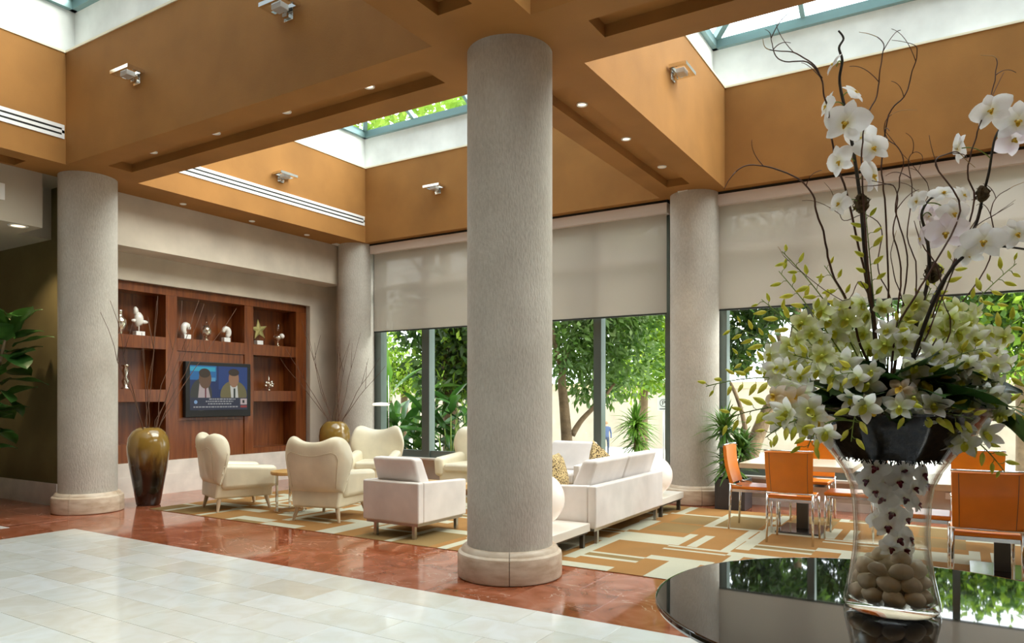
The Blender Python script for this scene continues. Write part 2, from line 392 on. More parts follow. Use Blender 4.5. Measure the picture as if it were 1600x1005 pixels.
put_tiles('marble_slab', -10.34, -9.06, 5.10, 9.47, .64, SL, M['red'], .0012, False, floor)
put_tiles('marble_slab', -10.34, 3.5, 9.47, 10.2, SL, .73, M['red'], .0012, False, floor)

# ---- carpet: one woven piece, pattern of bands on an axis-aligned grid
CX0, CX1, CY0, CY1 = -9.06, 3.5, 5.585, 9.47
CR = [(-3.10, -2.97, 5.90, 7.35), (-3.10, -2.45, 6.90, 7.36), (-3.05, -2.43, 6.19, 6.25), (-3.05, -2.43, 6.00, 6.07), (-3.10, -2.52, 5.585, 5.75),
      (-2.43, -1.84, 6.22, 6.38), (-2.20, -1.92, 5.585, 6.22), (-2.44, -1.84, 6.70, 6.755), (-2.44, -1.84, 6.84, 6.91), (-2.45, -2.36, 6.93, 7.58),
      (-2.28, -2.18, 6.93, 7.58), (-3.12, -3.00, 7.50, 8.20), (-3.10, -2.45, 8.80, 8.87), (-3.05, -2.94, 8.87, 9.47), (-2.47, -2.37, 8.10, 9.20),
      (-2.45, -1.86, 9.02, 9.20), (-2.45, -1.84, 8.11, 8.19), (-1.96, -1.86, 7.50, 8.11), (-1.96, -1.84, 7.50, 7.62), (-1.94, -1.85, 6.91, 7.50)]
OL = [(-3.05, -2.43, 6.07, 6.19), (-2.37, -1.90, 8.19, 9.02), (-2.94, -2.47, 7.60, 8.12), (-2.90, -2.47, 8.2, 8.8)]
rects = []
for k in range(-5, 6):
    dx = 1.26 * k; dy = {0: 0, 1: 1.15, 2: .55}[k % 3]
    for src, mi in ((OL, 2), (CR, 1)):
        for x0, x1, y0, y1 in src:
            a, b_ = y0 + dy, y1 + dy
            span = CY1 - CY0
            for sh in (0, -span):
                ya, yb = max(a + sh, CY0), min(b_ + sh, CY1)
                if yb - ya > .02: rects.append((max(x0 + dx, CX0), min(x1 + dx, CX1), ya, yb, mi))
rects = [r for r in rects if r[1] - r[0] > .01]
xs = sorted({round(v, 3) for r in rects for v in r[:2]} | {CX0, CX1}); ys = sorted({round(v, 3) for r in rects for v in r[2:4]} | {CY0, CY1})
b = MB(); vi = {}
grid = np.zeros((len(xs) - 1, len(ys) - 1), int)
xc = np.array([(xs[i] + xs[i + 1]) / 2 for i in range(len(xs) - 1)]); yc = np.array([(ys[i] + ys[i + 1]) / 2 for i in range(len(ys) - 1)])
for x0, x1, y0, y1, mi in rects: grid[np.ix_((xc > x0) & (xc < x1), (yc > y0) & (yc < y1))] = mi
for i in range(len(xs)):
    for j in range(len(ys)): vi[i, j] = len(b.v); b.v.append((xs[i], ys[j], .006))
for i in range(len(xs) - 1):
    for j in range(len(ys) - 1): b.f.append((vi[i, j], vi[i + 1, j], vi[i + 1, j + 1], vi[i, j + 1])); b.m.append(int(grid[i, j]))
b.box(CX0, CX1, CY0, CY1, -.006, .0055)
carpet_o = b.obj('carpet', [M['carpet_tan'], M['carpet_cream'], M['carpet_olive']])
tag(carpet_o, 'orange and tan lounge carpet with pale overlapping bands', 'carpet')

# ---- ceiling: soffit with wells and light slots
gx = sorted({-14.0, -9.87, 6.5} | {v for r in WELLS + RECESS for v in r[:2]}); gy = sorted({-7.0, 10.36} | {v for r in WELLS + RECESS for v in r[2:]})
def hgt(x, y):
    if x < -9.87: return 'x'
    for w in WELLS:
        if w[0] < x < w[1] and w[2] < y < w[3]: return None
    for w in RECESS:
        if w[0] < x < w[1] and w[2] < y < w[3]: return ZS + .10
    return ZS
b = MB(); H = {}
for i in range(len(gx) - 1):
    for j in range(len(gy) - 1):
        H[i, j] = h = hgt((gx[i] + gx[i + 1]) / 2, (gy[j] + gy[j + 1]) / 2)
        if isinstance(h, float): b.quad((gx[i], gy[j], h), (gx[i], gy[j + 1], h), (gx[i + 1], gy[j + 1], h), (gx[i + 1], gy[j], h))
for x0, x1, y0, y1 in RECESS:
    for p, q in (((x0, y0), (x1, y0)), ((x1, y0), (x1, y1)), ((x1, y1), (x0, y1)), ((x0, y1), (x0, y0))):
        b.quad((*p, ZS), (*q, ZS), (*q, ZS + .1), (*p, ZS + .1))
ceil_o = b.obj('ceiling', M['orange']); tag(ceil_o, kind='structure')
D = .22
def ring(b, x0, x1, y0, y1, z0, z1):
    for p, q in (((x0, y0), (x1, y0)), ((x1, y0), (x1, y1)), ((x1, y1), (x0, y1)), ((x0, y1), (x0, y0))): b.quad((*p, z0), (*q, z0), (*q, z1), (*p, z1))
for x0, x1, y0, y1 in WELLS:
    sides = [((x0, y0), (x1, y0)), ((x1, y0), (x1, y1)), ((x1, y1), (x0, y1)), ((x0, y1), (x0, y0))]
    for p, q in sides: MB().quad((*p, ZS), (*q, ZS), (*q, Z1), (*p, Z1)).obj('well_wall', M['orange'], ceil_o)
    b = MB()
    X0, X1, Y0, Y1 = x0 - D, x1 + D, y0 - D, y1 + D
    ring(b, X0, X1, Y0, Y1, Z1, Z2)
    for a, c in (((x0, X0, Y0, Y1), 0), ((X1, x1, Y0, Y1), 0), ((x0, x1, Y0, y0), 0), ((x0, x1, y1, Y1), 0)):
        b.quad((a[0], a[2], Z1), (a[1], a[2], Z1), (a[1], a[3], Z1), (a[0], a[3], Z1))
    b.obj('upper_wall', M['white_wall'], ceil_o)
    t = MB(); e = .012
    t.box(x0 - e, x0 + e, y0, y1, Z1, Z1 + .025); t.box(x1 - e, x1 + e, y0, y1, Z1, Z1 + .025); t.box(x0, x1, y0 - e, y0 + e, Z1, Z1 + .025); t.box(x0, x1, y1 - e, y1 + e, Z1, Z1 + .025)
    t.obj('edge_trim', M['cream_trim'], ceil_o)

# ---- hipped glass skylights
def skylight(n, x0, x1, y0, y1, full=True):
    X0, X1, Y0, Y1 = x0 - D, x1 + D, y0 - D, y1 + D
    root = tag(empty('window_%d' % n, ((X0 + X1) / 2, (Y0 + Y1) / 2, Z2)), 'hipped glass skylight over ' + SKYN[n], kind='structure')
    ox, oy = (X0 + X1) / 2, (Y0 + Y1) / 2; hx, hy = (X1 - X0) / 2, (Y1 - Y0) / 2
    zt = hy * .55; zb = .12
    r0, r1 = Vector((-(hx - hy), 0, zb + zt)), Vector((hx - hy, 0, zb + zt))
    cs = [Vector((-hx, -hy, zb)), Vector((hx, -hy, zb)), Vector((hx, hy, zb)), Vector((-hx, hy, zb))]
    c = MB(); w = .07
    c.box(-hx, hx, -hy, -hy + w, 0, zb); c.box(-hx, hx, hy - w, hy, 0, zb); c.box(-hx, -hx + w, -hy, hy, 0, zb); c.box(hx - w, hx, -hy, hy, 0, zb)
    c.obj('curb', M['alu'], root)
    for a, q in ((cs[0], r0), (cs[3], r0), (cs[1], r1), (cs[2], r1), (r0, r1)): MB().bar(a, q, .08, .11).obj('frame_bar', M['alu'], root)
    nx = 5
    xsp = [-hx + 2 * hx * i / nx for i in range(nx + 1)]
    def up(x): return max(0.0, min(1.0, (hx - abs(x)) / hy))       # how far up the slope the hip is met
    for sgn in (-1, 1):
        for x in xsp[1:-1]:
            u = up(x); MB().bar((x, sgn * hy, zb), (x, sgn * hy * (1 - u), zb + zt * u), .06, .09).obj('frame_bar', M['alu'], root)
        for i in range(nx):
            a, q = xsp[i], xsp[i + 1]; pts = [(a, sgn * hy, zb), (q, sgn * hy, zb)]
            for x in (q, a):
                u = up(x); 
                if u > 0: pts.append((x, sgn * hy * (1 - u), zb + zt * u))
            brk = hx - hy
            if a < -brk < q: pts.insert(len(pts) - (1 if up(a) > 0 else 0), (-brk, 0, zb + zt))
            if a < brk < q: pts.insert(3 if up(q) > 0 else 2, (brk, 0, zb + zt))
            MB().add(pts, [tuple(range(len(pts)))]).obj('pane', M['sky_glass'], root)
    for sgn in (-1, 1):
        ysp = [-hy + 2 * hy * i / 4 for i in range(5)]
        def upy(y): return 1 - abs(y) / hy
        for y in ysp[1:-1]:
            u = upy(y); MB().bar((sgn * hx, y, zb), (sgn * (hx - hy * u), y, zb + zt * u), .06, .09).obj('frame_bar', M['alu'], root)
        for i in range(4):
            a, q = ysp[i], ysp[i + 1]; pts = [(sgn * hx, a, zb), (sgn * hx, q, zb)]
            for y in (q, a):
                u = upy(y)
                if u > 1e-6: pts.append((sgn * (hx - hy * u), y, zb + zt * u))
            MB().add(pts, [tuple(range(len(pts)))]).obj('pane', M['sky_glass'], root)
SKYN = {11: 'the armchair lounge', 12: 'the orange dining chairs', 13: 'the cream tiles by the left column', 14: 'the black table', 15: 'the rear left bay', 16: 'the rear right bay'}
for k, w in enumerate(WELLS): skylight(11 + k, *w)

# ---- walls
b = MB()
b.box(-14, -9.34, 10.20, 10.36, 0, ZS); b.box(-3.60, -2.87, 10.20, 10.36, 0, ZS); b.box(2.83, 6.5, 10.20, 10.36, 0, ZS)
b.box(-9.34, -3.60, 10.20, 10.36, 0, .39); b.box(-2.87, 2.83, 10.20, 10.36, 0, .39); b.box(-9.34, -3.60, 10.20, 10.36, 4.12, ZS); b.box(-2.87, 2.83, 10.20, 10.36, 4.12, ZS)
wn = b.obj('wall_north', M['wall_beige']); tag(wn, kind='structure')
for x0, x1 in ((-9.34, -3.60), (-2.87, 2.83)):
    rbox('window_sill', x0, x1, 10.10, 10.20, .36, .40, .008, M['sill'], wn)
tag(MB().box(-2.80, 3.5, 10.175, 10.2, 0, .10).obj('baseboard_north', M['sill']), kind='structure')
b = MB()
b.box(-10.75, -10.33, 5.10, 5.90, 0, ZS); b.box(-10.75, -10.33, 9.53, 10.20, 0, ZS); b.box(-10.75, -10.33, 5.90, 9.53, 0, .50); b.box(-10.75, -10.33, 5.90, 9.53, 3.18, ZS); b.box(-10.80, -10.75, 5.1, 10.2, 0, ZS)
ww = b.obj('wall_west', M['wall_beige']); tag(ww, kind='structure')
MB().box(-10.33, -9.87, 5.20, 9.90, 3.575, ZS + .1).obj('bulkhead', M['wall_beige'], ww)
bb = MB().box(-10.33, -10.295, 5.10, 10.2, 0, .30); bb.box(-10.33, -10.30, 5.10, 10.2, .30, .50); tag(bb.obj('baseboard_west', M['sill']), kind='structure')
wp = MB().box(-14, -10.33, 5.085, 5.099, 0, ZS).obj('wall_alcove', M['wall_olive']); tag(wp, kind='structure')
tag(MB().box(-14, -10.33, 5.06, 5.084, 0, .30).obj('baseboard_alcove', M['sill']), kind='structure')
b = MB().box(-14, -9.87, -7, 4.67, 3.61, ZS + .1); b.box(-14, -10.5, 4.67, 5.08, 3.61, ZS + .1)
b.box(-14.2, -9.80, -7, 10.4, 4.41, 4.5); b.box(-10.5, -9.87, 4.6, 5.2, 4.30, 4.41)
wl = b.obj('ceiling_alcove', M['ceil_white']); tag(wl, kind='structure')
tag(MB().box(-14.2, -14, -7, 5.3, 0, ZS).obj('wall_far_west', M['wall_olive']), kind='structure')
tag(MB().box(6.5, 6.7, -7, 10.36, 0, ZS).obj('wall_east', M['wall_beige']), kind='structure')
tw = MB().box(-40, 30, -25, -.4, 6.75, 18).obj('sky_blocker', M['blocker']); tag(tw, kind='structure')  # added unseen block behind the camera, shades the left and front skylights
tag(MB().box(-14, 6.5, -7.2, -7, 0, ZS).obj('wall_south', M['wall_beige']), kind='structure')

# ---- window walls: frames, panes, shades
def window(n, label, xm, wid, x0, x1):
    root = tag(empty('window_%d' % n, ((x0 + x1) / 2, 10.26, .39)), label, kind='structure'); ox, oy, oz = root.location
    def P(b, name, mat): 
        b.v = [(x - ox, y - oy, z - oz) for x, y, z in b.v]; return b.obj(name, mat, root)
    for x, w in zip(xm, wid): P(MB().box(x - w / 2, x + w / 2, 10.18, 10.34, .39, 4.12), 'mullion', M['win_frame'])
    for z0, z1 in ((.39, .52), (3.47, 3.55), (4.02, 4.12)):
        for a, q, wa, wq in zip(xm[:-1], xm[1:], wid[:-1], wid[1:]): P(MB().box(a + wa / 2, q - wq / 2, 10.21, 10.32, z0, z1), 'rail', M['win_frame'])
    for a, q, wa, wq in zip(xm[:-1], xm[1:], wid[:-1], wid[1:]):
        for z0, z1 in ((.52, 3.47), (3.55, 4.02)):
            P(MB().quad((a + wa / 2, 10.27, z0), (q - wq / 2, 10.27, z0), (q - wq / 2, 10.27, z1), (a + wa / 2, 10.27, z1)), 'pane', M['glass'])
window(1, 'tall garden window behind the armchairs', [-9.25, -8.11, -6.43, -4.75, -3.63], [.18, .17, .17, .13, .07], -9.34, -3.6)
window(2, 'tall garden window behind the orange dining chairs', [-2.82, -1.67, -.036, 1.6, 2.78], [.10, .09, .08, .09, .10], -2.87, 2.83)
def shade(name, x0, x1, label):
    t = thing(name, label, 'window shade', ((x0 + x1) / 2, 10.06, 2.65)); ox, oy, oz = t.location
    def P(b, nm, mat): b.v = [(x - ox, y - oy, z - oz) for x, y, z in b.v]; return b.obj(nm, mat, t)
    P(MB().box(x0 - .03, x1 + .03, 9.98, 10.12, 4.116, 4.262), 'head_box', M['headbox'])
    P(MB().box(x0 - .05, x1 + .05, 9.99, 10.16, 4.262, 4.299), 'gap_shade_strip', M['black'])  # black strip painting the shade in the gap above the head box
    P(MB().box(x0, x1, 10.062, 10.0645, 2.69, 4.13), 'screen', M['shade'])
    P(MB().box(x0, x1, 10.055, 10.071, 2.665, 2.69), 'hem_bar', M['alu_dark'])
shade('roller_shade', -9.22, -3.60, 'long beige roller shade half drawn above the armchairs')
shade('roller_shade', -2.85, 2.77, 'long beige roller shade half drawn above the dining tables')

# ---- columns
def column(x, y, r, label):
    t = thing('column', label, 'column', (x, y, 0)); k = r / .352
    MB().lathe([(r, .24), (r, 1.2), (r, 2.6), (r, ZS - .001)], 64).obj('shaft', M['column'], t, smooth=True, angle=40)
    prof = [(.415, 0), (.43, .008), (.432, .02), (.432, .180), (.426, .200), (.410, .212), (.404, .214), (.400, .222), (.394, .238), (.378, .252), (.33, .256)]
    for q in range(4):
        n = 16; b = MB(); v = []; f = []
        for rr, z in prof:
            for i in range(n + 1):
                a = PI / 2 * (q + .004 + (i / n) * .992) + .55 - PI; v.append((rr * k * math.cos(a), rr * k * math.sin(a), z))
        for j in range(len(prof) - 1):
            for i in range(n): f.append((j * (n + 1) + i, j * (n + 1) + i + 1, (j + 1) * (n + 1) + i + 1, (j + 1) * (n + 1) + i))
        for i0 in (0, n): f.append(tuple(j * (n + 1) + i0 for j in range(len(prof))))
        b.add(v, f).obj('base_stone', M['travertine'], t, smooth=True, angle=35)
    return t
column(-3.171, 5.093, .352, 'thick raked-plaster column nearest the camera, mid picture')
column(-9.603, 5.093, .338, 'round plaster column beside the dark foliage at left')
column(-9.603, 10.0, .335, 'round plaster column in the corner behind the gold vase')
column(-3.171, 10.0, .335, 'round plaster column between the two long windows')

# ---- linear air diffusers
def diffuser(y0, y1, label):
    t = thing('air_diffuser', label, 'air vent', (XW, (y0 + y1) / 2, 4.60)); L = (y1 - y0) / 2
    f = MB(); f.box(0, .012, -L, L, 0, .042); f.box(0, .012, -L, L, .066, .102); f.box(0, .012, -L, L, .126, .168)
    f.box(0, .012, -L, -L + .03, .042, .126); f.box(0, .012, L - .03, L, .042, .126)
    f.obj('frame', M['white_paint'], t)
    for z in (.042, .102): MB().box(0, .004, -L + .03, L - .03, z, z + .024).obj('slot', M['black'], t)
diffuser(5.60, 9.83, 'long white slot air diffuser above the television wall')
diffuser(.90, 4.62, 'white slot air diffuser cut by the left picture edge')

# ---- chrome wall sconces
def sconce(loc, rz, label):
    t = thing('wall_sconce', label, 'wall light', loc, rz, 'chrome sconces in the orange wells')
    rbox('back_plate', -.06, .06, 0, .015, -.07, .05, .004, M['chrome'], t)
    fr = MB(); fr.box(-.17, .17, .02, .05, .012, .05); fr.box(-.17, .17, .185, .215, .012, .05); fr.box(-.17, -.14, .05, .185, .012, .05); fr.box(.14, .17, .05, .185, .012, .05)
    fr.obj('frame', M['chrome'], t)
    rbox('diffuser', -.065, .065, .065, .16, -.020, .035, .006, M['frost'], t)
    MB().box(-.03, .03, .012, .06, -.055, -.02).obj('bracket', M['chrome'], t)
sconce((XW, 7.91, 4.98), -PI / 2, 'chrome sconce above the slot diffuser over the television')
sconce((-7.575, YN, 5.01), PI, 'chrome sconce on the orange wall left of the near column')
sconce((-2.71, 7.75, 5.03), -PI / 2, 'chrome sconce right of the near column, beside the orchids')
sconce((-7.74, 4.64, 4.99), PI, 'chrome sconce above the left column')
sconce((-5.30, 4.64, 5.03), PI, 'chrome sconce at the top edge, left of the near column')

# ---- recessed downlights (real lamps)
def downlight(x, y, z, label, power, on=True, r=.055, tilt=None):
    t = thing('downlight', label, 'downlight', (x, y, z), 0, 'recessed ceiling downlights')
    MB().lathe([(r * .72, .002), (r * .78, -.010), (r, -.010), (r * 1.04, -.002), (r * 1.04, .0)], 20, caps=False).obj('trim_ring', M['white_paint'], t, smooth=True)
    MB().lathe([(0.001, -.001), (r * .73, -.001)], 16, caps=False).obj('lamp', M['lamp_on'] if on else M['lamp_dim'], t)
    if power:
        l = bpy.data.lights.new('spot', 'SPOT'); l.energy = power; l.spot_size = math.radians(75); l.spot_blend = .8; l.color = (1, .80, .52); l.shadow_soft_size = .04
        o = bpy.data.objects.new('lamp_beam', l); o.location = (0, 0, -.02); link(o, t)
        if tilt: o.rotation_euler = Vector(tilt).to_track_quat('-Z', 'Y').to_euler()
for k, x in enumerate((-4.74, -5.88, -7.02, -8.20)):
    downlight(x, 5.10, ZS + .10, ORD[k] + ' downlight from the near column in the beam to the left column', 45, k == 0, tilt=(0, .25, -1))
for k, y in enumerate((6.54, 7.67, 8.83)):
    downlight(-3.22, y, ZS + .10, ORD[k] + ' downlight from the near column in the beam to the window', 50, k < 2)
for k, y in enumerate((6.48, 7.69, 8.84)):
    downlight(-9.66, y, ZS, ORD[k] + ' small downlight from the left column along the television wall', 0, False, r=.045, tilt=(-.2, 0, -1))
downlight(-10.0, 4.45, 3.61, 'glowing amber downlight in the low ceiling at the left edge', 90, True, r=.11, tilt=(-.35, .3, -1))
tag(MB().box(-3.30, -3.16, 9.66, 9.75, ZS - .012, ZS).obj('ceiling_plate', M['white_paint']), 'small white plate on the orange ceiling above the window column', 'ceiling plate')
tag(MB().box(-9.84, -9.72, 9.60, 9.76, ZS - .012, ZS).obj('ceiling_plate', M['white_paint']), 'small white plate on the ceiling above the corner column', 'ceiling plate')
g = MB(); g.box(-9.87, -9.855, 3.75, 4.24, 3.86, 4.06); tag(g.obj('air_grille', M['white_paint']), 'white wall grille cut by the left picture edge', 'air vent')

# ================================================================== BOOKCASE WALL
bc = thing('bookcase', 'built-in cherry wood bookcase around the television', 'bookcase', (-10.40, 5.93, .50))
bx, by, bz = -10.40, 5.93, .50
def BP(name, x0, x1, y0, y1, z0, z1, mat='cherry', r=.003): return rbox(name, x0 - bx, x1 - bx, y0 - by, y1 - by, z0 - bz, z1 - bz, r, M[mat], bc, 1)
BACK = -10.74
BP('back_panel', BACK - .004, BACK, 5.93, 9.50, .50, 3.18)
BP('top_rail', BACK, -10.40, 5.93, 9.50, 3.045, 3.175)
for y0, y1, z0, z1 in ((6.683, 6.875, .50, 3.045), (8.126, 8.310, .50, 3.045), (9.255, 9.50, .50, 3.045), (5.90, 5.935, .50, 3.045)): BP('upright', BACK, -10.40, y0, y1, z0, z1)
for y0, y1 in ((5.935, 6.683), (8.310, 9.255)):
    for z0, z1 in ((2.205, 2.395), (1.40, 1.588)): BP('shelf', BACK, -10.40, y0, y1, z0, z1)
    BP('plinth', BACK, -10.40, y0, y1, .50, .77 if y0 < 7 else .60)
BP('shelf', BACK, -10.40, 6.875, 8.126, 2.20, 2.398)
for k, (z0, z1) in enumerate(((.50, 1.10), (1.10, 2.20))): BP('centre_panel', BACK, -10.42, 6.875, 8.126, z0, z1)

# ---- television
tv = thing('television', 'black flat television showing two men in suits', 'television', (-10.36, 7.587, 1.15))
rbox('housing', -.05, .03, -.615, .615, 0, .89, .012, M['black'], tv)
MB().box(-.06, .0, -.2, .2, .25, .65).obj('wall_mount', M['dark_metal'], tv)
def emis(name, c, s=1.0): return pm(name, tuple(v * .2 for v in c), .5, emit=c, es=s)
scr = MB(); ME = []
def srect(y0, y1, z0, z1, c, lvl): 
    ME.append(emis('screen_ink', c, .40)); scr.quad((.0305 + lvl * .0003, y0, z0), (.0305 + lvl * .0003, y1, z0), (.0305 + lvl * .0003, y1, z1), (.0305 + lvl * .0003, y0, z1), len(ME) - 1)
def sell(yc, zc, ry, rz, c, lvl, n=20):
    ME.append(emis('screen_ink', c, .40)); scr.add([(.0305 + lvl * .0003, yc + ry * math.cos(2 * PI * i / n), zc + rz * math.sin(2 * PI * i / n)) for i in range(n)], [tuple(range(n))], len(ME) - 1)
srect(-.54, .54, .115, .83, (.012, .03, .13), 0); srect(-.54, -.06, .60, .83, (.02, .16, .42), 1); srect(-.54, -.08, .74, .81, (.04, .42, .62), 2)
srect(-.02, .54, .45, .83, (.02, .055, .22), 1); srect(-.16, -.08, .58, .64, (.10, .35, .6), 2)
sell(-.34, .36, .198, .26, (.05, .05, .045), 3); sell(.27, .36, .26, .24, (.19, .16, .07), 3)
scr.add([(.0320, -.40, .30), (.0320, -.17, .30), (.0320, -.22, .50), (.0320, -.37, .56)], [(0, 1, 2, 3)], len(ME)); ME.append(emis('screen_ink', (.48, .40, .40), .45))
scr.add([(.0320, .22, .30), (.0320, .36, .30), (.0320, .34, .52), (.0320, .20, .52)], [(0, 1, 2, 3)], len(ME)); ME.append(emis('screen_ink', (.62, .62, .58), .45))
srect(-.275, -.25, .30, .47, (.16, .02, .04), 6); srect(.265, .30, .30, .47, (.02, .03, .02), 6)
sell(-.27, .62, .115, .16, (.16, .085, .05), 6); sell(-.28, .71, .105, .075, (.05, .03, .02), 7)
sell(.27, .63, .10, .145, (.36, .19, .11), 6); sell(.27, .735, .105, .06, (.05, .03, .02), 7)
srect(-.54, .54, .115, .315, (.03, .035, .07), 8)
for z, a, q in ((.292, -.2, .3), (.255, -.26, .26), (.215, -.22, .22), (.165, -.48, .36)):
    y = a
    while y < q:
        w = random.uniform(.02, .06); srect(y, min(y + w, q), z - .010, z + .010, (.40, .40, .42), 9); y += w + .012
sell(-.44, .245, .03, .03, (.25, .42, .7), 9); srect(.40, .53, .20, .30, (.62, .50, .50), 9); srect(.44, .48, .225, .275, (.02, .02, .02), 10); srect(.40, .53, .15, .185, (.35, .05, .05), 9)
scr.obj('screen', ME, tv)

# ---- trophies on the shelves
def trophy(px, Z, name, label, build, X=-10.58, mat='silver'):
    y = atX(px, 600, X).y; t = thing(name, label, 'trophy', (X, y, Z + .002)); build(t); return t
def base_part(t, w=.07, h=.07, mat='white_paint'): rbox('base', -w * .7, w * .7, -w, w, 0, h, .004, M[mat], t)
def bird(t):
    base_part(t); b = MB(); b.ball((0, .0, .26), .05, .07, .11, 10, 8, wob=.3); b.ball((0, -.05, .38), .035, .04, .06, 8, 6, wob=.3); b.ball((0, .08, .22), .03, .07, .03, 8, 6); b.ball((0, -.07, .23), .02, .05, .025, 8, 6); b.tube([(0, 0, .07), (0, 0, .2)], .008)
    b.obj('figure', M['crystal'], t, smooth=True)
def crescent(flip):
    def f(t):
        base_part(t, .06, .08); pts = []; rr = []
        for i in range(12):
            a = math.radians(-70 + 250 * i / 11); pts.append((0, flip * (-.052 * math.cos(a)), .165 + .07 * math.sin(a))); rr.append(.020 + .030 * math.sin(PI * min(1, i / 11 * .8 + .15)))
        MB().tube(pts, rr, 8).obj('crescent', M['crystal'], t, smooth=True)
    return f
def orb(t):
    MB().lathe([(.05, 0), (.05, .01), (.015, .03), (.02, .06)], 16).obj('base', M['silver'], t, smooth=True)
    MB().ball((0, 0, .16), .085, .085, .10).obj('orb', M['silver'], t, smooth=True); MB().lathe([(.05, .25), (.02, .30), (.008, .42)], 12).obj('finial', thin, t, smooth=True)
def star(t):
    base_part(t, .065, .08); v = []
    for i in range(10):
        r = .19 if i % 2 == 0 else .075; a = PI / 2 + .12 + i * PI / 5; v.append((r * math.cos(a), r * math.sin(a)))
    n = 10; vs = [(-.012, y, z + .27) for y, z in v] + [(.012, y, z + .27) for y, z in v] + [(.035, 0, .27), (-.035, 0, .27)]
    fs = [(i, (i + 1) % n, n + (i + 1) % n, n + i) for i in range(n)] + [(n + i, n + (i + 1) % n, 20) for i in range(n)] + [((i + 1) % n, i, 21) for i in range(n)]
    MB().add(vs, fs).obj('star', M['star_gold'], t)
def goblet(t):
    MB().lathe([(.05, 0), (.05, .012), (.012, .03), (.012, .10), (.075, .14), (.085, .19)], 16).obj('stem', M['silver'], t, smooth=True)
    MB().ball((.05, .05, .19), .05).obj('ball', M['crystal'], t, smooth=True)
    MB().lathe([(.05, .22), (.05, .40), (.03, .42)], 14, caps=False).obj('glass_tower', thin, t, smooth=True)
def hourglass(t):
    MB().lathe([(.06, 0), (.06, .02), (.03, .04), (.055, .12), (.02, .19), (.05, .27), (.03, .33), (.055, .35), (.05, .37)], 16).obj('body', M['silver'], t, smooth=True)
def cluster(t):
    b = MB()
    for k in range(16):
        a = random.uniform(0, 2 * PI); rr = random.uniform(.0, .13); b.ball((rr * .4 * math.cos(a), rr * math.sin(a) * 1.2, .10 + random.uniform(-.05, .09) * (1 - rr * 4)), .028, nu=8, nv=6)
    b.tube([(0, 0, 0), (0, 0, .28)], .007); b.obj('beads', M['silver'], t, smooth=True); MB().lathe([(.035, 0), (.02, .02), (.008, .06)], 12).obj('base', M['silver'], t, smooth=True)
def urn(t): MB().lathe([(.04, 0), (.03, .02), (.05, .06), (.095, .16), (.09, .22), (.045, .27), (.03, .34), (.05, .36)], 18).obj('body', M['silver'], t, smooth=True)
thin = thin_glass('trophy_glass', (.85, .8, .75), 2.0)
trophy(187, 2.395, 'silver_urn', 'silver urn on the upper shelf, half hidden by the left column', urn)
trophy(217, 2.395, 'bird_trophy', 'white bird trophy on the upper left shelf', bird)
trophy(291, 2.398, 'crescent_trophy', 'white crescent trophy left of the crystal orb', crescent(1))
trophy(322, 2.398, 'orb_trophy', 'round silver orb between the two white crescents', orb)
trophy(353, 2.398, 'crescent_trophy', 'white crescent trophy right of the crystal orb', crescent(-1))
trophy(404, 2.395, 'star_trophy', 'brass star trophy on a white base', star)
trophy(434, 2.395, 'goblet_trophy', 'glass goblet trophy beside the brass star', goblet)
trophy(196, 1.588, 'hourglass_trophy', 'silver hourglass-shaped trophy on the lower left shelf', hourglass)
trophy(420, 1.588, 'beaded_trophy', 'silver beaded ornament right of the television', cluster)

# ---- tall glazed vases with dry twigs
def floor_vase(x, y, label, tips, lab2):
    t = thing('floor_vase', label, 'vase', (x, y, 0))
    MB().lathe([(.135, 0), (.15, .01), (.19, .25), (.235, .50), (.262, .70), (.268, .80), (.250, .92), (.205, 1.00), (.150, 1.045), (.128, 1.055), (.120, 1.05), (.13, 1.03)], 40, caps=False).obj('body', M['pot'], t, smooth=True)
    MB().lathe([(.001, 1.0), (.14, 1.0)], 20, caps=False).obj('inside', M['black'], t)
    for k, tip in enumerate(tips):
        tw = tag(empty('dry_twig', (x, y, .02)), '%s dry bare twig from the left in %s' % (ORD[k], lab2), 'twig', 'dry twigs in the tall glazed vases')
        d = tip - Vector((x, y, 0)); a = Vector((d.x * .02 + random.uniform(-.03, .03), d.y * .02, .0)); m_ = Vector((d.x * .13 + random.uniform(-.03, .03), d.y * .13 + random.uniform(-.03, .03), 1.02)); 
        m_.x = max(-.1, min(.1, m_.x)); m_.y = max(-.1, min(.1, m_.y))
        pts = []
        for i in range(13):
            s = i / 12; p = (a * (1 - s) ** 2 + m_ * 2 * s * (1 - s) + (d - Vector((0, 0, .02))) * s * s) if False else (a.lerp(m_, s / .38) if s < .38 else m_.lerp(d - Vector((0, 0, .02)), (s - .38) / .62))
            if s > .4: p = p + Vector((mnoise.noise(p * 2.2 + Vector((k, 0, 0))) * .05, mnoise.noise(p * 2.2 + Vector((0, k, 5))) * .05, 0))
            pts.append(p)
        MB().tube(pts, [.0085 * (1 - .7 * i / 12) for i in range(13)], 5).obj('stem', M['twig'], tw, smooth=True)
        q = pts[9]; e = pts[12]; off = Vector((random.uniform(-.12, .12), random.uniform(-.12, .12), .45))
        MB().tube([q, q + off * .5, q + off], [.004, .003, .002], 4).obj('side_shoot', M['twig'], tw, smooth=True)
    return t
vx = Vector((-9.42, 5.78, 0))
floor_vase(-9.42, 5.80, 'tall gold-to-black glazed vase beside the left column', [atX(p, q, X) for p, q, X in ((160, 488, -8.98), (174, 470, -8.98), (222, 520, -9.6), (243, 470, -9.5), (247, 462, -9.6), (286, 470, -9.5), (312, 470, -9.55), (320, 475, -9.4), (337, 492, -9.5), (370, 482, -9.45))], 'the vase beside the left column')
p = atD(523, 700, 12.6)
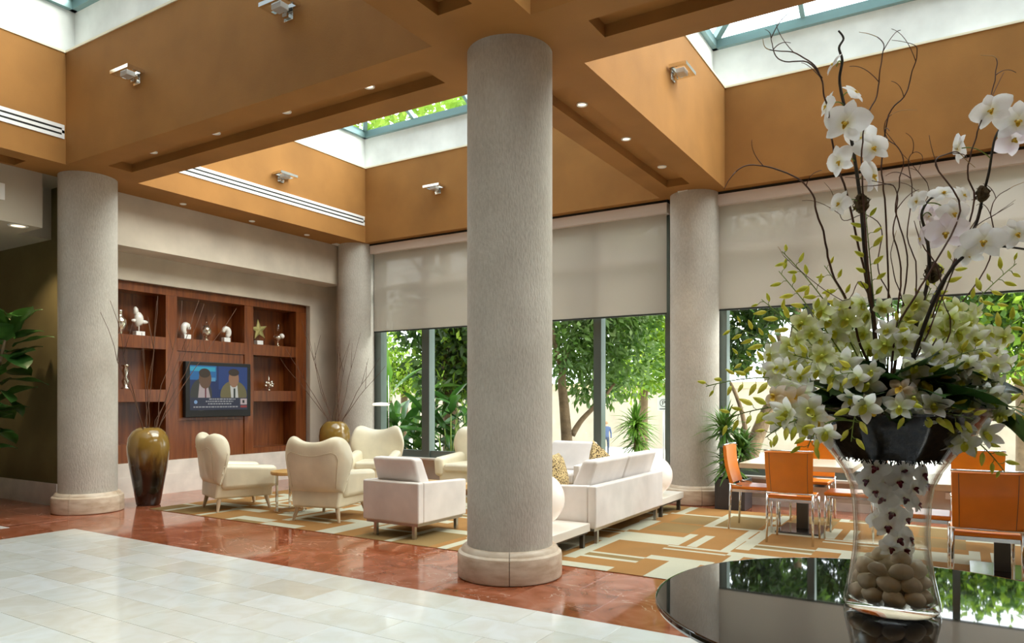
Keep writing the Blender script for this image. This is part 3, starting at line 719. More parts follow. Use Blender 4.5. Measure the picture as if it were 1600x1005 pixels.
floor_vase(p.x, p.y, 'tall gold glazed vase in the corner behind the armchairs', [atD(a, c, 12.6 + e) for a, c, e in ((440, 560, .1), (448, 545, -.1), (470, 500, .2), (480, 520, -.2), (531, 515, .2), (536, 520, -.2), (545, 530, .1), (560, 520, .2), (590, 560, -.3), (600, 572, -.2))], 'the corner vase')

# ================================================================== LOUNGE
def armchair(loc, rz, label):
    t = thing('armchair', label, 'armchair', loc, rz, 'cream leather wing armchairs')
    # shell back: closed rounded sheet, two lobes on top, sides swept forward
    NU, NV = 25, 15; b = MB(); idx = {}
    def hw(v): return .352 + .082 * min(1, v / .8)
    def tp_(u): return .935 + .070 * math.exp(-((abs(u) - .64) / .28) ** 2) - .20 * max(0, (abs(u) - .76) / .24) ** 2.4
    for side in (1, -1):
        for j in range(NV):
            for i in range(NU):
                u = math.sin(PI / 2 * (-1 + 2 * i / (NU - 1))); v = math.sin(PI / 2 * (j / (NV - 1)) ** .85)
                top = tp_(u)
                z = .34 + (top - .34) * v; x = u * hw(v)
                y = -.315 - .10 * v + .17 * abs(u) ** 2.5 * v
                ed = max(0, 1 - abs(u) ** 7) ** .5 * max(0, 1 - max(0, (v - .70) / .30) ** 3) ** .5
                th = (.065 + .075 * v * abs(u)) * ed
                idx[side, i, j] = len(b.v); b.v.append((x, y + side * th, z))
    for j in range(NV - 1):
        for i in range(NU - 1):
            a = [idx[1, i, j], idx[1, i + 1, j], idx[1, i + 1, j + 1], idx[1, i, j + 1]]; b.f.append(tuple(a[::-1])); b.m.append(0)
            a = [idx[-1, i, j], idx[-1, i + 1, j], idx[-1, i + 1, j + 1], idx[-1, i, j + 1]]; b.f.append(tuple(a)); b.m.append(0)
    for j in range(NV - 1):
        for i in (0, NU - 1): b.f.append((idx[1, i, j], idx[-1, i, j], idx[-1, i, j + 1], idx[1, i, j + 1])); b.m.append(0)
    for i in range(NU - 1):
        b.f.append((idx[1, i, NV - 1], idx[-1, i, NV - 1], idx[-1, i + 1, NV - 1], idx[1, i + 1, NV - 1])); b.m.append(0)
        b.f.append((idx[1, i, 0], idx[1, i + 1, 0], idx[-1, i + 1, 0], idx[-1, i, 0])); b.m.append(0)
    bk = subsurf(b.obj('backrest', M['leather'], t, smooth=True), 1)
    def bp(u, v):
        top = tp_(u); th = .065 + .075 * v * abs(u)
        return (u * hw(v), -.315 - .10 * v + .17 * abs(u) ** 2.5 * v - th * max(0, 1 - abs(u) ** 7) ** .5 * max(0, 1 - max(0, (v - .70) / .30) ** 3) ** .5 - .001, .34 + (top - .34) * v)
    seam = [bp(-.80, v) for v in np.linspace(.10, .62, 8)] + [bp(-.75, .69), bp(-.62, .725)] + [bp(u, .73) for u in np.linspace(-.4, .4, 5)] + [bp(.62, .725), bp(.75, .69)] + [bp(.80, v) for v in np.linspace(.62, .10, 8)]
    MB().tube(seam, .005, 5).obj('piping', M['leather_seam'], bk, smooth=True)
    def tap(x, y, z): k = 1 - .13 * max(0, (.42 - z) / .25); return (x * k * (.97 if y < 0 and z > .4 else 1), y + (.03 if y < 0 and z < .3 else (.05 if y < 0 else 0)), z)
    rbox('body', -.352, .352, -.396, .375, .165, .43, .03, M['leather'], t, 3, tap)
    rbox('seat_cushion', -.235, .235, -.24, .40, .345, .475, .045, M['leather'], t, 4)
    for s in (-1, 1):
        def arm(x, y, z):
            f = (y + .30) / .70
            return (x + s * (.02 * f + .02 * (z > .4)), y, z - (.05 * f if z > .4 else 0))
        x0, x1 = (.215, .37) if s > 0 else (-.37, -.215)
        rbox('arm', x0, x1, -.30, .41, .28, .615, .062, M['leather'], t, 4, arm)
        for fy in (-1, 1):
            x = s * .262; y = fy * .30
            MB().tube([(x, y, .17), (x + s * .045, y + fy * .035, 0)], [.030, .016], 10).obj('leg', M['leg_wood'], t, smooth=True, angle=40)
    return t
armchair((-8.17, 6.26, .006), math.radians(-20), 'cream wing armchair at far left, nearest the tall black vase')
armchair((-6.51, 6.34, .006), math.radians(15), 'cream wing armchair seen from behind, right of the small round table')
armchair((-7.88, 8.60, .006), math.radians(180 + 32), 'cream wing armchair facing the camera before the corner vase')
armchair((-6.35, 9.05, .006), math.radians(180 + 5), 'cream wing armchair facing the camera, half hidden by the near column')

st = thing('side_table', 'small round honey wood side table between two armchairs', 'side table', (-7.32, 6.42, .006))
MB().lathe([(.001, .475), (.235, .475), (.245, .485), (.245, .515), (.24, .52), (.001, .52)], 40, caps=False).obj('top', M['honey'], st, smooth=True, angle=40)
for a in (20, 140, 260):
    ar = math.radians(a); x, y = .19 * math.cos(ar), .19 * math.sin(ar); MB().bar((x, y, .0), (x, y, .475), .035, .012).obj('leg', M['chrome'], st)
b = MB()
for k in range(24): a = 2 * PI * k / 24; c = 2 * PI * (k + 1) / 24; b.bar((.19 * math.cos(a), .19 * math.sin(a), .012), (.19 * math.cos(c), .19 * math.sin(c), .012), .03, .012)
b.obj('foot_ring', M['chrome'], st)

def sofa(loc, rz, W_, label, ncush):
    """seat faces +Y, back on -Y, W_ = length along X"""
    t = thing('sofa' if ncush > 1 else 'lounge_chair', label, 'sofa' if ncush > 1 else 'lounge chair', loc, rz)
    h = W_ / 2
    rbox('back_panel', -h, h, -.42, -.33, .165, .585, .018, M['fabric'], t)
    for s in (-1, 1):
        def arm(x, y, z): return (x, y, z - (.03 * (y + .33) / .75 if z > .4 else 0))
        rbox('arm', *( (h - .09, h) if s > 0 else (-h, -h + .09)), -.33, .42, .165, .585, .018, M['fabric'], t, 3, arm)
    rbox('base', -h + .09, h - .09, -.33, .41, .165, .30, .012, M['fabric'], t)
    w = (W_ - .18) / ncush
    for k in range(ncush):
        x0 = -h + .09 + k * w
        rbox('seat_cushion', x0 + .006, x0 + w - .006, -.20, .42, .30, .44, .035, M['fabric'], t, 4)
        def wedge(x, y, z): return (x, y - (.13 if z > .6 else 0) + (.06 if z < .6 and y > -.2 else 0), z)
        rbox('back_cushion', x0 + .004, x0 + w - .004, -.26, -.10, .44, .83, .04, M['fabric'], t, 4, wedge)
    fr = MB().box(-h + .03, h - .03, -.39, .39, .135, .163); fr.obj('frame', M['steel'], t)
    for x in (-h + .14, h - .10):
        for y in (-.36, .36): MB().box(x - .018, x + .018, y - .018, y + .018, -.006, .135).obj('leg', M['steel'], t)
    return t
sofa((-5.045, 6.16, .006), 0, .76, 'boxy white slipcovered lounge chair seen from behind, left of the near column', 1)
sofa((-3.45, 7.40, .006), PI / 2, 1.88, 'white two-seat slipcovered sofa right of the near column', 2)
sofa((-4.72, 9.05, .006), PI, .86, 'white slipcovered lounge chair facing the camera beyond the long sofa', 1)
def console(y0, y1, label):
    t = thing('low_console', label, 'low table', (-3.33, (y0 + y1) / 2, .006)); L = (y1 - y0) / 2
    rbox('top', -.25, .25, -L, L, .145, .225, .006, M['lacquer'], t); MB().box(-.23, .23, -L + .02, L - .02, .125, .144).obj('frame', M['dark_metal'], t)
    for s in (-1, 1):
        for q in (-1, 1): MB().box(s * .22 - .02, s * .22 + .02, q * (L - .12) - .02, q * (L - .12) + .02, -.006, .125).obj('leg', M['dark_metal'], t)
console(5.66, 6.44, 'low cream console just behind the near column'); console(8.36, 9.26, 'low cream console at the window end of the sofa')
def globe(x, y, r, label):
    t = thing('globe_lamp', label, 'lamp', (x, y, .231)); MB().ball((0, 0, r + .008), r, nu=40, nv=24).obj('globe', M['globe'], t, smooth=True)
    MB().lathe([(.07, 0), (.07, .018), (.05, .03)], 20).obj('base', M['chrome'], t, smooth=True)
    l = bpy.data.lights.new('bulb', 'POINT'); l.energy = 6; l.color = (1, .78, .55); l.shadow_soft_size = r * 1.02; o = bpy.data.objects.new('bulb', l); o.location = (0, 0, r * 2 + .35)
globe(-3.43, 6.02, .255, 'large opal globe lamp touching the near column'); globe(-3.30, 8.72, .245, 'opal globe lamp at the far end of the white sofa')
def pillow(loc, rot, sx, sz, mat, label, nm='throw_pillow'):
    b = MB(); n = 8; idx = {}
    for side in (1, -1):
        for i in range(n + 1):
            for j in range(n + 1):
                u = -1 + 2 * i / n; v = -1 + 2 * j / n; e = ((1 - u ** 4) * (1 - v ** 4)) ** .6
                k = 1 - .06 * (1 - abs(u) ** 2) * abs(v) ** 3 - .0; idx[side, i, j] = len(b.v); b.v.append((u * sx * (1 - .07 * (1 - v * v) * abs(u)), side * .085 * e, v * sz * (1 - .07 * (1 - u * u) * abs(v))))
        for i in range(n):
            for j in range(n):
                a = (idx[side, i, j], idx[side, i + 1, j], idx[side, i + 1, j + 1], idx[side, i, j + 1]); b.f.append(a if side < 0 else a[::-1]); b.m.append(0)
    o = b.obj(nm, mat, None, smooth=True, loc=loc, rot=rot); return tag(o, label, 'pillow')
pillow((-3.72, 6.92, .655), (math.radians(-16), 0, PI / 2 + .15), .24, .20, M['leopard'], 'leopard spotted pillow leaning on the sofa arm')
pillow((-3.70, 8.02, .655), (math.radians(-14), .55, PI / 2 - .2), .22, .22, M['leopard'], 'leopard spotted pillow peeking over the sofa back')
fl = thing('floor_lamp', 'slim floor lamp with a flat white disc shade', 'floor lamp', (*atD(607, 700, 12.0).xy, .006))
MB().lathe([(.14, 0), (.14, .012), (.02, .02)], 24).obj('base', M['chrome'], fl, smooth=True); MB().tube([(0, 0, .01), (0, 0, 1.83)], .007, 8).obj('pole', M['chrome'], fl, smooth=True)
MB().lathe([(.02, 1.33), (.13, 1.325), (.145, 1.345), (.13, 1.37), (.02, 1.38)], 32, c=(-.135, -.03, 0)).obj('shade', M['disc_lamp'], fl, smooth=True); MB().tube([(0, 0, 1.36), (.06, .02, 1.40)], .010, 6).obj('switch_arm', M['chrome'], fl)

# coffee table seen low between the chairs
ct = thing('coffee_table', 'low honey wood coffee table between the armchairs', 'coffee table', (-5.75, 7.35, .006)); rbox('top', -.45, .45, -.35, .35, .30, .36, .008, M['honey'], ct)
for s in (-1, 1):
    for q in (-1, 1): MB().box(s * .40 - .025, s * .40 + .025, q * .30 - .025, q * .30 + .025, -.006, .30).obj('leg', M['dark_metal'], ct)

# ================================================================== DINING
def dining_chair(loc, rz, label):
    """faces +Y; back legs at -Y"""
    t = thing('dining_chair', label, 'chair', loc, rz, 'orange leather and chrome dining chairs')
    def bz_(v): return -.215 - .075 * v - .02 * math.sin(PI * v) * 1.0
    b = MB(); n = 8; m = 6; idx = {}
    for side in (0, 1):
        for j in range(n + 1):
            for i in range(m + 1):
                v = j / n; u = -1 + 2 * i / m; idx[side, i, j] = len(b.v); b.v.append((u * (.215 + .012 * v), bz_(v) + (side - .5) * .030 - .018 * (1 - u * u), .505 + .41 * v))
    for j in range(n):
        for i in range(m):
            b.f.append((idx[0, i, j], idx[0, i + 1, j], idx[0, i + 1, j + 1], idx[0, i, j + 1])); b.f.append((idx[1, i, j + 1], idx[1, i + 1, j + 1], idx[1, i + 1, j], idx[1, i, j])); b.m += [0, 0]
        for i in (0, m): b.f.append((idx[0, i, j], idx[0, i, j + 1], idx[1, i, j + 1], idx[1, i, j])); b.m.append(0)
    for i in range(m):
        for j in (0, n): b.f.append((idx[0, i, j], idx[1, i, j], idx[1, i + 1, j], idx[0, i + 1, j])); b.m.append(0)
    bk = b.obj('backrest', M['orange_leather'], t, smooth=True, angle=40); bevel(bk, .006, 2)
    for u in (-.80, .80): MB().tube([(u * (.215 + .012 * v), bz_(v) - .018 * (1 - u * u) - .0155, .505 + .41 * v) for v in np.linspace(.02, .98, 7)], .0022, 4).obj('stitching', M['dark_metal'], bk)
    MB().tube([(u * .232, bz_(1) - .018 * (1 - u * u), .928) for u in np.linspace(-1, 1, 7)], .009, 8).obj('top_bar', M['chrome'], t, smooth=True)
    MB().tube([(-.222, -.10, .485), (-.228, -.21, .498), (-.215, -.238, .503), (0, -.255, .503), (.215, -.238, .503), (.228, -.21, .498), (.222, -.10, .485)], .008, 8).obj('seat_loop', M['chrome'], t, smooth=True)
    def dome(x, y, z): return (x * (1 - .05 * (y > .1)), y, z)
    rbox('seat', -.215, .215, -.235, .22, .445, .480, .014, M['orange_leather'], t, 3, dome)
    MB().box(-.205, .205, -.225, .215, .415, .444).obj('seat_frame', M['chrome'], t)
    for s in (-1, 1):
        MB().tube([(s * .212, -.225, .50), (s * .216, -.232, .25), (s * .219, -.245, -.006)], [.014, .013, .011], 8).obj('leg', M['chrome'], t, smooth=True)
        MB().tube([(s * .205, .205, .44), (s * .208, .207, .2), (s * .210, .212, -.006)], [.014, .013, .011], 8).obj('leg', M['chrome'], t, smooth=True)
    return t
M['chrome_dark'] = pm('chrome_dark_reflection', (.16, .14, .15), .12, .9)  # chrome with its dark purplish reflection put into the base colour
def dining_table(x0, x1, y0, y1, bxy, label):
    cx_, cy_ = (x0 + x1) / 2, (y0 + y1) / 2; t = thing('dining_table', label, 'table', (cx_, cy_, .006))
    rbox('top', x0 - cx_, x1 - cx_, y0 - cy_, y1 - cy_, .69, .745, .004, M['pale_wood'], t, 2)
    dx, dy = bxy[0] - cx_, bxy[1] - cy_
    MB().box(dx - .06, dx + .06, dy - .035, dy + .035, .02, .69).obj('pedestal', M['dark_metal'], t); rbox('base_plate', dx - .23, dx + .23, dy - .31, dy + .31, -.0, .02, .004, M['chrome_dark'], t); MB().box(dx - .2, dx + .2, dy - .2, dy + .2, .675, .689).obj('mount_plate', M['dark_metal'], t)
dining_table(-2.05, -.92, 8.02, 9.02, (-1.47, 8.46), 'pale wood dining table beside the potted dracaena')
dining_chair((-1.94, 8.33, .006), -PI / 2, 'orange chair in side view nearest the dark planter')
dining_chair((-1.44, 7.80, .006), 0, 'orange chair seen from behind, left of the glass vase')
dining_chair((-1.50, 9.25, .006), PI, 'orange chair facing the camera on the window side of the left table')
dining_chair((-.98, 8.28, .006), PI / 2, 'orange chair half hidden behind the flared vase')
dining_table(-.36, .78, 6.88, 7.82, (.30, 7.25), 'pale wood dining table right of the glass vase')
dining_chair((.15, 6.46, .006), math.radians(4), 'orange chair seen from behind at the right edge')
dining_chair((.15, 8.22, .006), PI, 'orange chair facing the camera on the window side of the right table')
dining_chair((-.28, 7.13, .006), -PI / 2, 'orange chair just right of the vase, its back hidden by the flowers')
dining_chair((.68, 7.10, .006), PI / 2, 'orange chair cut by the right picture edge')

tag(rbox('wall_socket', -.15, .0, 10.165, 10.2, .24, .32, .004, M['white_paint']), 'small cream wall socket box under the right window', 'socket')

# ---- potted dracaena by the window column
def sword_cluster(n, L, w, droop, up=(0, 0, 1), seed=1, spread=1.0):
    rnd = random.Random(seed); b = MB()
    for k in range(n):
        a = rnd.uniform(0, 2 * PI); el = math.radians(rnd.uniform(-25, 80)) if spread > .9 else math.radians(rnd.uniform(15, 85)); l = L * rnd.uniform(.65, 1.05)
        d = Vector((math.cos(a) * math.cos(el), math.sin(a) * math.cos(el), math.sin(el))); sd = Vector((-math.sin(a), math.cos(a), 0)); p = Vector((0, 0, rnd.uniform(-.12, .06))); vs = []
        for i in range(6):
            s = i / 5; q = p + d * l * s + Vector((0, 0, -droop * l * s * s)); ww = w * (math.sin(PI * min(1, s * .8 + .2)) ** .7) if i < 5 else .001
            nrm = sd.cross(d).normalized(); vs += [q - sd * ww + nrm * ww * .35, q, q + sd * ww + nrm * ww * .35]
        fs = []
        for i in range(5): o = i * 3; fs += [(o, o + 1, o + 4, o + 3), (o + 1, o + 2, o + 5, o + 4)]
        b.add(vs, fs, 0)
    return b
M['sword'] = leafmat('dracaena_leaf', (.05, .13, .02), (.16, .30, .05), .25, .35)
M['bark'] = pm('bark', (.25, .18, .11), .85, var=.3, vs=12, bmp=.6, bs=40)
dr = thing('potted_dracaena', 'spiky dracaena in a dark square planter by the window column', 'potted plant', (-2.55, 9.70, 0))
rbox('planter', -.195, .195, -.195, .195, 0, .40, .008, M['planter'], dr); MB().box(-.17, .17, -.17, .17, .36, .402).obj('soil', M['soil'], dr)
for k, (x, y, h) in enumerate(((-.10, -.06, 1.08), (.10, -.02, .80), (-.03, -.10, .62))):
    MB().tube([(x * .4, y * .4, .40), (x * .8, y, h * .7), (x, y, h)], [.028, .024, .022], 8).obj('cane', M['bark'], dr, smooth=True)
    sword_cluster(105, .46 - .03 * k, .019, .30, seed=20 + k).obj('leaf_head', M['sword'], dr, smooth=True, loc=(x, y, h))['kind'] = 'stuff'

# ---- fiddle-leaf fig at the left edge
def broad_leaf(L, w, mat, name='leaf', fold=.25, curl=.25, n=7, m=4, wav=.06):
    b = MB(); idx = {}
    for i in range(n + 1):
        s = i / n; ww = w * (math.sin(PI * (s ** .75)) ** .8) * (1 + .35 * math.sin(2 * PI * s + 2.4)) + (.004 if i == 0 else .002)
        for j in range(m + 1):
            v = -1 + 2 * j / m; idx[i, j] = len(b.v)
            b.v.append((v * ww, s * L, fold * ww * abs(v) - curl * L * s * s + wav * w * math.sin(9 * s + 2 * v)))
    for i in range(n):
        for j in range(m): b.f.append((idx[i, j], idx[i, j + 1], idx[i + 1, j + 1], idx[i + 1, j])); b.m.append(0)
    return b.mesh(name, mat, True)
M['fig'] = leafmat('fiddle_leaf', (.018, .060, .012), (.06, .16, .03), .2, .3, gloss=.5)
fig = thing('fiddle_leaf_fig', 'dark broad-leaved fig tree left of the left column', 'potted plant', (-10.9, 4.25, 0))
rbox('pot', -.17, .17, -.17, .17, 0, .38, .02, M['planter'], fig)
tp = [(0, 0, .35), (.22, .06, .9), (.42, .12, 1.5), (.56, .2, 2.2), (.6, .24, 2.5)]
MB().tube(tp, [.03, .027, .022, .016, .010], 8).obj('trunk', M['bark'], fig, smooth=True)
lm = broad_leaf(.36, .13, M['fig'])
rnd = random.Random(5)
for k in range(52):
    h = .80 + 1.75 * (k / 52); a = k * 2.4; c = Vector((.18 + .30 * min(1.4, h - .8), .06 + .11 * (h - .8), h)); el = rnd.uniform(-.7, .75) if h < 2.05 else rnd.uniform(.3, 1.1)
    o = mesh_obj('leaf', lm, fig, (0, 0, 0), (0, 0, 0), rnd.uniform(.85, 1.25) * (.85 + .3 * math.sin(PI * k / 52)))
    o.rotation_euler = Euler((el, rnd.uniform(-.4, .4), a)); off = Vector((-math.sin(a), math.cos(a), 0)) * rnd.uniform(.03, .10); o.location = c + off

# ================================================================== BLACK TABLE AND FLOWER ARRANGEMENT
TX, TY, TZ = -.197, 2.745, .75
tb = thing('round_table', 'large round black glass table in the right foreground', 'table', (TX, TY, 0))
MB().lathe([(.001, TZ - .03), (.74, TZ - .03), (.775, TZ - .022), (.780, TZ - .012), (.778, TZ - .003), (.772, TZ), (.766, TZ), (.70, TZ), (.001, TZ)], 96, caps=False).obj('top', M['black_glass'], tb, smooth=True, angle=30)
MB().lathe([(.30, 0), (.30, .03), (.26, .05), (.22, .35), (.26, .70), (.34, TZ - .031)], 48).obj('pedestal', M['black'], tb, smooth=True, angle=40)

M['vase_glass'] = thin_glass('vase_glass', (.985, .985, .975), 1.5, edge=(.58, .54, .48))
M['water'] = thin_glass('water', (.97, .97, .95), 1.0)
vz = TZ + .001
prof = [(.140, .0), (.147, .012), (.146, .035), (.137, .075), (.126, .13), (.118, .19), (.1145, .25), (.1165, .30), (.120, .36), (.129, .412), (.150, .46), (.180, .505), (.203, .535), (.232, .57), (.266, .609), (.295, .645), (.312, .672)]
va = thing('glass_vase', 'flared clear glass vase standing on the black table', 'vase', (TX, TY, vz))
inner = [(r - .007, z) for r, z in prof[::-1][:-2]] + [(.134, .030), (.10, .024), (.001, .022)]
MB().lathe([(.001, 0)] + prof + inner, 72, caps=False).obj('glass', M['vase_glass'], va, smooth=True)
rimb = MB(); 
rimb.tube([(.3085 * math.cos(a), .3085 * math.sin(a), .672) for a in np.linspace(0, 2 * PI, 65)], .0035, 6); rimb.obj('rim', thin_glass('rim_glass', (.85, .87, .85), 2.5), va, smooth=True)
wat = [(r - .0085, z) for r, z in prof if .03 < z < .205] + [(.1095, .21)]
MB().lathe([(.001, .0235)] + [(.133, .033)] + wat + [(.001, .21)], 48, caps=False).obj('water', M['water'], va, smooth=True)

# pebbles, packed in rings from the foot of the vase upwards
M['pebble'] = pm('river_pebble', (.84, .76, .60), .45, var=.10, vs=30, rand=.5)
pm_ = [MB().ball((0, 0, 0), .040, .031, .027, 14, 9, wob=.25).mesh('pebble', M['pebble'], True), MB().ball((0, 0, 0), .034, .032, .025, 14, 9, wob=.3).mesh('pebble', M['pebble'], True), MB().ball((0, 0, 0), .044, .029, .027, 14, 9, wob=.2).mesh('pebble', M['pebble'], True)]
rnd = random.Random(3)
for lay, (z, R, n) in enumerate(((.052, .098, 9), (.052, .038, 3), (.097, .090, 8), (.099, .034, 3), (.139, .080, 7), (.145, .02, 1), (.174, .045, 2))):
    for k in range(n):
        a = 2 * PI * k / n + lay * .4; s = rnd.uniform(.86, 1.04)
        o = mesh_obj('pebble', pm_[rnd.randrange(3)], None, (TX + R * math.cos(a), TY + R * math.sin(a), vz + z + rnd.uniform(-.004, .004)), (rnd.uniform(-.3, .3), rnd.uniform(-.3, .3), a + PI / 2 + rnd.uniform(-.5, .5)), s)
        tag(o, 'smooth cream pebble lying in the foot of the glass vase', 'pebble', 'pebbles in the glass vase')

# dark planted bowl set in the mouth of the vase
bo = thing('soil_bowl', 'dark soil-filled bowl set in the mouth of the glass vase', 'bowl', (TX, TY, vz + .505))
MB().lathe([(.001, 0), (.12, -.002), (.168, .004), (.190, .028), (.218, .062), (.252, .102), (.282, .138), (.288, .150), (.001, .165)], 56, caps=False).obj('soil', M['soil'], bo, smooth=True)
b = MB(); rnd = random.Random(4)
for k in range(260):
    a = rnd.uniform(0, 2 * PI); r = .165 * math.sqrt(rnd.random()); x, y = r * math.cos(a), r * math.sin(a); b.tube([(x, y, .004), (x + rnd.uniform(-.012, .012), y + rnd.uniform(-.012, .012), -.006 - rnd.random() * .010)], .0022, 4)
b.obj('root_fringe', M['soil'], bo)['kind'] = 'stuff'

# ---- flower meshes
def petal(L, Wd, cup, fold, ang, base=.0, n=6, m=4, point=.0, wav=.0, twist=0):
    vs = []; fs = []; ca, sa = math.cos(ang), math.sin(ang)
    for i in range(n + 1):
        s = i / n; ww = Wd * (math.sin(PI * (.08 + .92 * s) ** (.75 + point)) ** (.55 + point)) if i < n else Wd * .08
        for j in range(m + 1):
            v = -1 + 2 * j / m; x = v * ww; y = base + L * s; z = cup * L * s * s * (1 if cup else 1) - fold * ww * v * v + wav * Wd * math.sin(6 * s + 3 * v) + .1 * L * math.sin(PI * s)
            vs.append((x * ca - y * sa, x * sa + y * ca, z))
    for i in range(n):
        for j in range(m): o = i * (m + 1) + j; fs.append((o, o + 1, o + m + 2, o + m + 1))
    return vs, fs
def petal_mat(name, base, tip, trans=.35):
    m, t, p = nt(name); out = t.nodes['Material Output']
    tc = N(t, 'ShaderNodeTexCoord'); ln = N(t, 'ShaderNodeVectorMath', operation='LENGTH'); t.links.new(tc.outputs['Object'], ln.inputs[0])
    r = ramp(t, ln.outputs['Value'], [(.006, base), (.032, tip)]); t.links.new(r.outputs[0], p.inputs['Base Color']); p.inputs['Roughness'].default_value = .5
    tl = N(t, 'ShaderNodeBsdfTranslucent'); t.links.new(r.outputs[0], tl.inputs[0]); mx = N(t, 'ShaderNodeMixShader'); mx.inputs[0].default_value = trans
    t.links.new(p.outputs[0], mx.inputs[1]); t.links.new(tl.outputs[0], mx.inputs[2]); t.links.new(mx.outputs[0], out.inputs[0]); return m
M['pet_white'] = petal_mat('petal_white', (.74, .78, .40), (.94, .94, .91), .55); M['pet_lime'] = petal_mat('petal_lime', (.58, .64, .08), (.90, .92, .66), .55); M['pet_peach'] = petal_mat('petal_peach', (.84, .66, .30), (.94, .82, .72), .55)
M['pet_phal'] = petal_mat('petal_moth', (.90, .88, .72), (.95, .95, .95), .55); M['pet_pink'] = petal_mat('petal_blush', (.90, .86, .80), (.93, .86, .91), .55)
M['lip_lime'] = pm('lip_lime', (.62, .62, .06), .5); M['lip_gold'] = pm('lip_gold', (.80, .55, .05), .55); M['lip_red'] = pm('lip_crimson', (.22, .01, .035), .5)
M['bud'] = leafmat('orchid_bud', (.62, .66, .06), (.90, .84, .18), .4, .45, vs=30); M['stem_green'] = pm('stem_green', (.17, .25, .035), .5, var=.3, vs=20); M['stem_dark'] = pm('stem_dark', (.030, .022, .014), .6, var=.4, vs=20)
def flower_mesh(kind, mat):
    b = MB()
    if kind == 'dendro':
        for k in range(5):
            w = .0150 if k in (1, 4) else .0112
            b.add(*petal(.040, w, -.30, .25, 2 * PI * k / 5, .002, point=.25, wav=.14))
    elif kind == 'dendro_half':
        for k in range(5): b.add(*petal(.037, .0125, .75, -.3, 2 * PI * k / 5, .002, point=.25, wav=.12))
    else:
        for a, L, w in ((0, .062, .022), (2.35, .060, .021), (-2.35, .060, .021)): b.add(*petal(L, w, -.10, .2, a, .003, point=.0, wav=.05))
        for a in (1.25, -1.25): 
            v, f = petal(.068, .037, -.16, .22, a, .003, n=7, m=6, wav=.05); b.add([(x, y, z + .004) for x, y, z in v], f)
    return b.mesh('flower', mat, True)
def lip_mesh(kind, mat):
    b = MB()
    if kind == 'dendro': b.add(*petal(.022, .009, .55, -.9, PI, .0, point=.1)); b.ball((0, .001, .007), .0045, .0045, .008, 8, 6)
    else: b.ball((0, -.003, .007), .0055, .005, .008, 10, 7); b.add(*petal(.020, .006, .5, -.8, PI, .0)); b.add(*petal(.011, .005, .9, -.9, 1.9)); b.add(*petal(.011, .005, .9, -.9, -1.9))
    return b.mesh('lip', mat, True)
FL = {k: flower_mesh(a, M[m]) for k, a, m in (('w', 'dendro', 'pet_white'), ('l', 'dendro', 'pet_lime'), ('p', 'dendro', 'pet_peach'), ('wh', 'dendro_half', 'pet_white'), ('lh', 'dendro_half', 'pet_lime'), ('P', 'phal', 'pet_phal'), ('K', 'phal', 'pet_pink'))}
LI = {'d': lip_mesh('dendro', M['lip_lime']), 'g': lip_mesh('dendro', M['lip_gold']), 'P': lip_mesh('phal', M['lip_gold']), 'R': lip_mesh('phal', M['lip_red'])}
BUD = MB().lathe([(.001, 0), (.0042, .004), (.0070, .012), (.0062, .022), (.0035, .031), (.0008, .037)], 9, caps=False).mesh('bud', M['bud'], True)
LIPM = Matrix.Identity(4)
def face(o, d, roll=0.0):
    q = Vector(d).normalized().to_track_quat('Z', 'Y'); o.rotation_euler = (q @ Euler((0, 0, roll)).to_quaternion()).to_euler()
def put_flower(parent, org, p, d, kind, sc, lip, roll):
    f = bpy.data.objects.new('flower', FL[kind]); f.location = p - org; f.scale = (sc,) * 3; face(f, d, roll); link(f, parent)
    l = bpy.data.objects.new('lip', LI[lip]); l.scale = (1.7,) * 3 if lip == 'R' else (1, 1, 1); link(l, f); return f
def bez(a, c, e, n):
    return [a * (1 - s) ** 2 + c * (2 * s * (1 - s)) + e * s * s for s in (i / n for i in range(n + 1))]
AX = Vector((TX, TY, 0))
VD = 2.445                                                     # distance of the vase axis from the lens plane
def A(px, py, dd=0.0): return atD(px, py, VD + dd)
TOC = Vector((-.0, -1, .1))
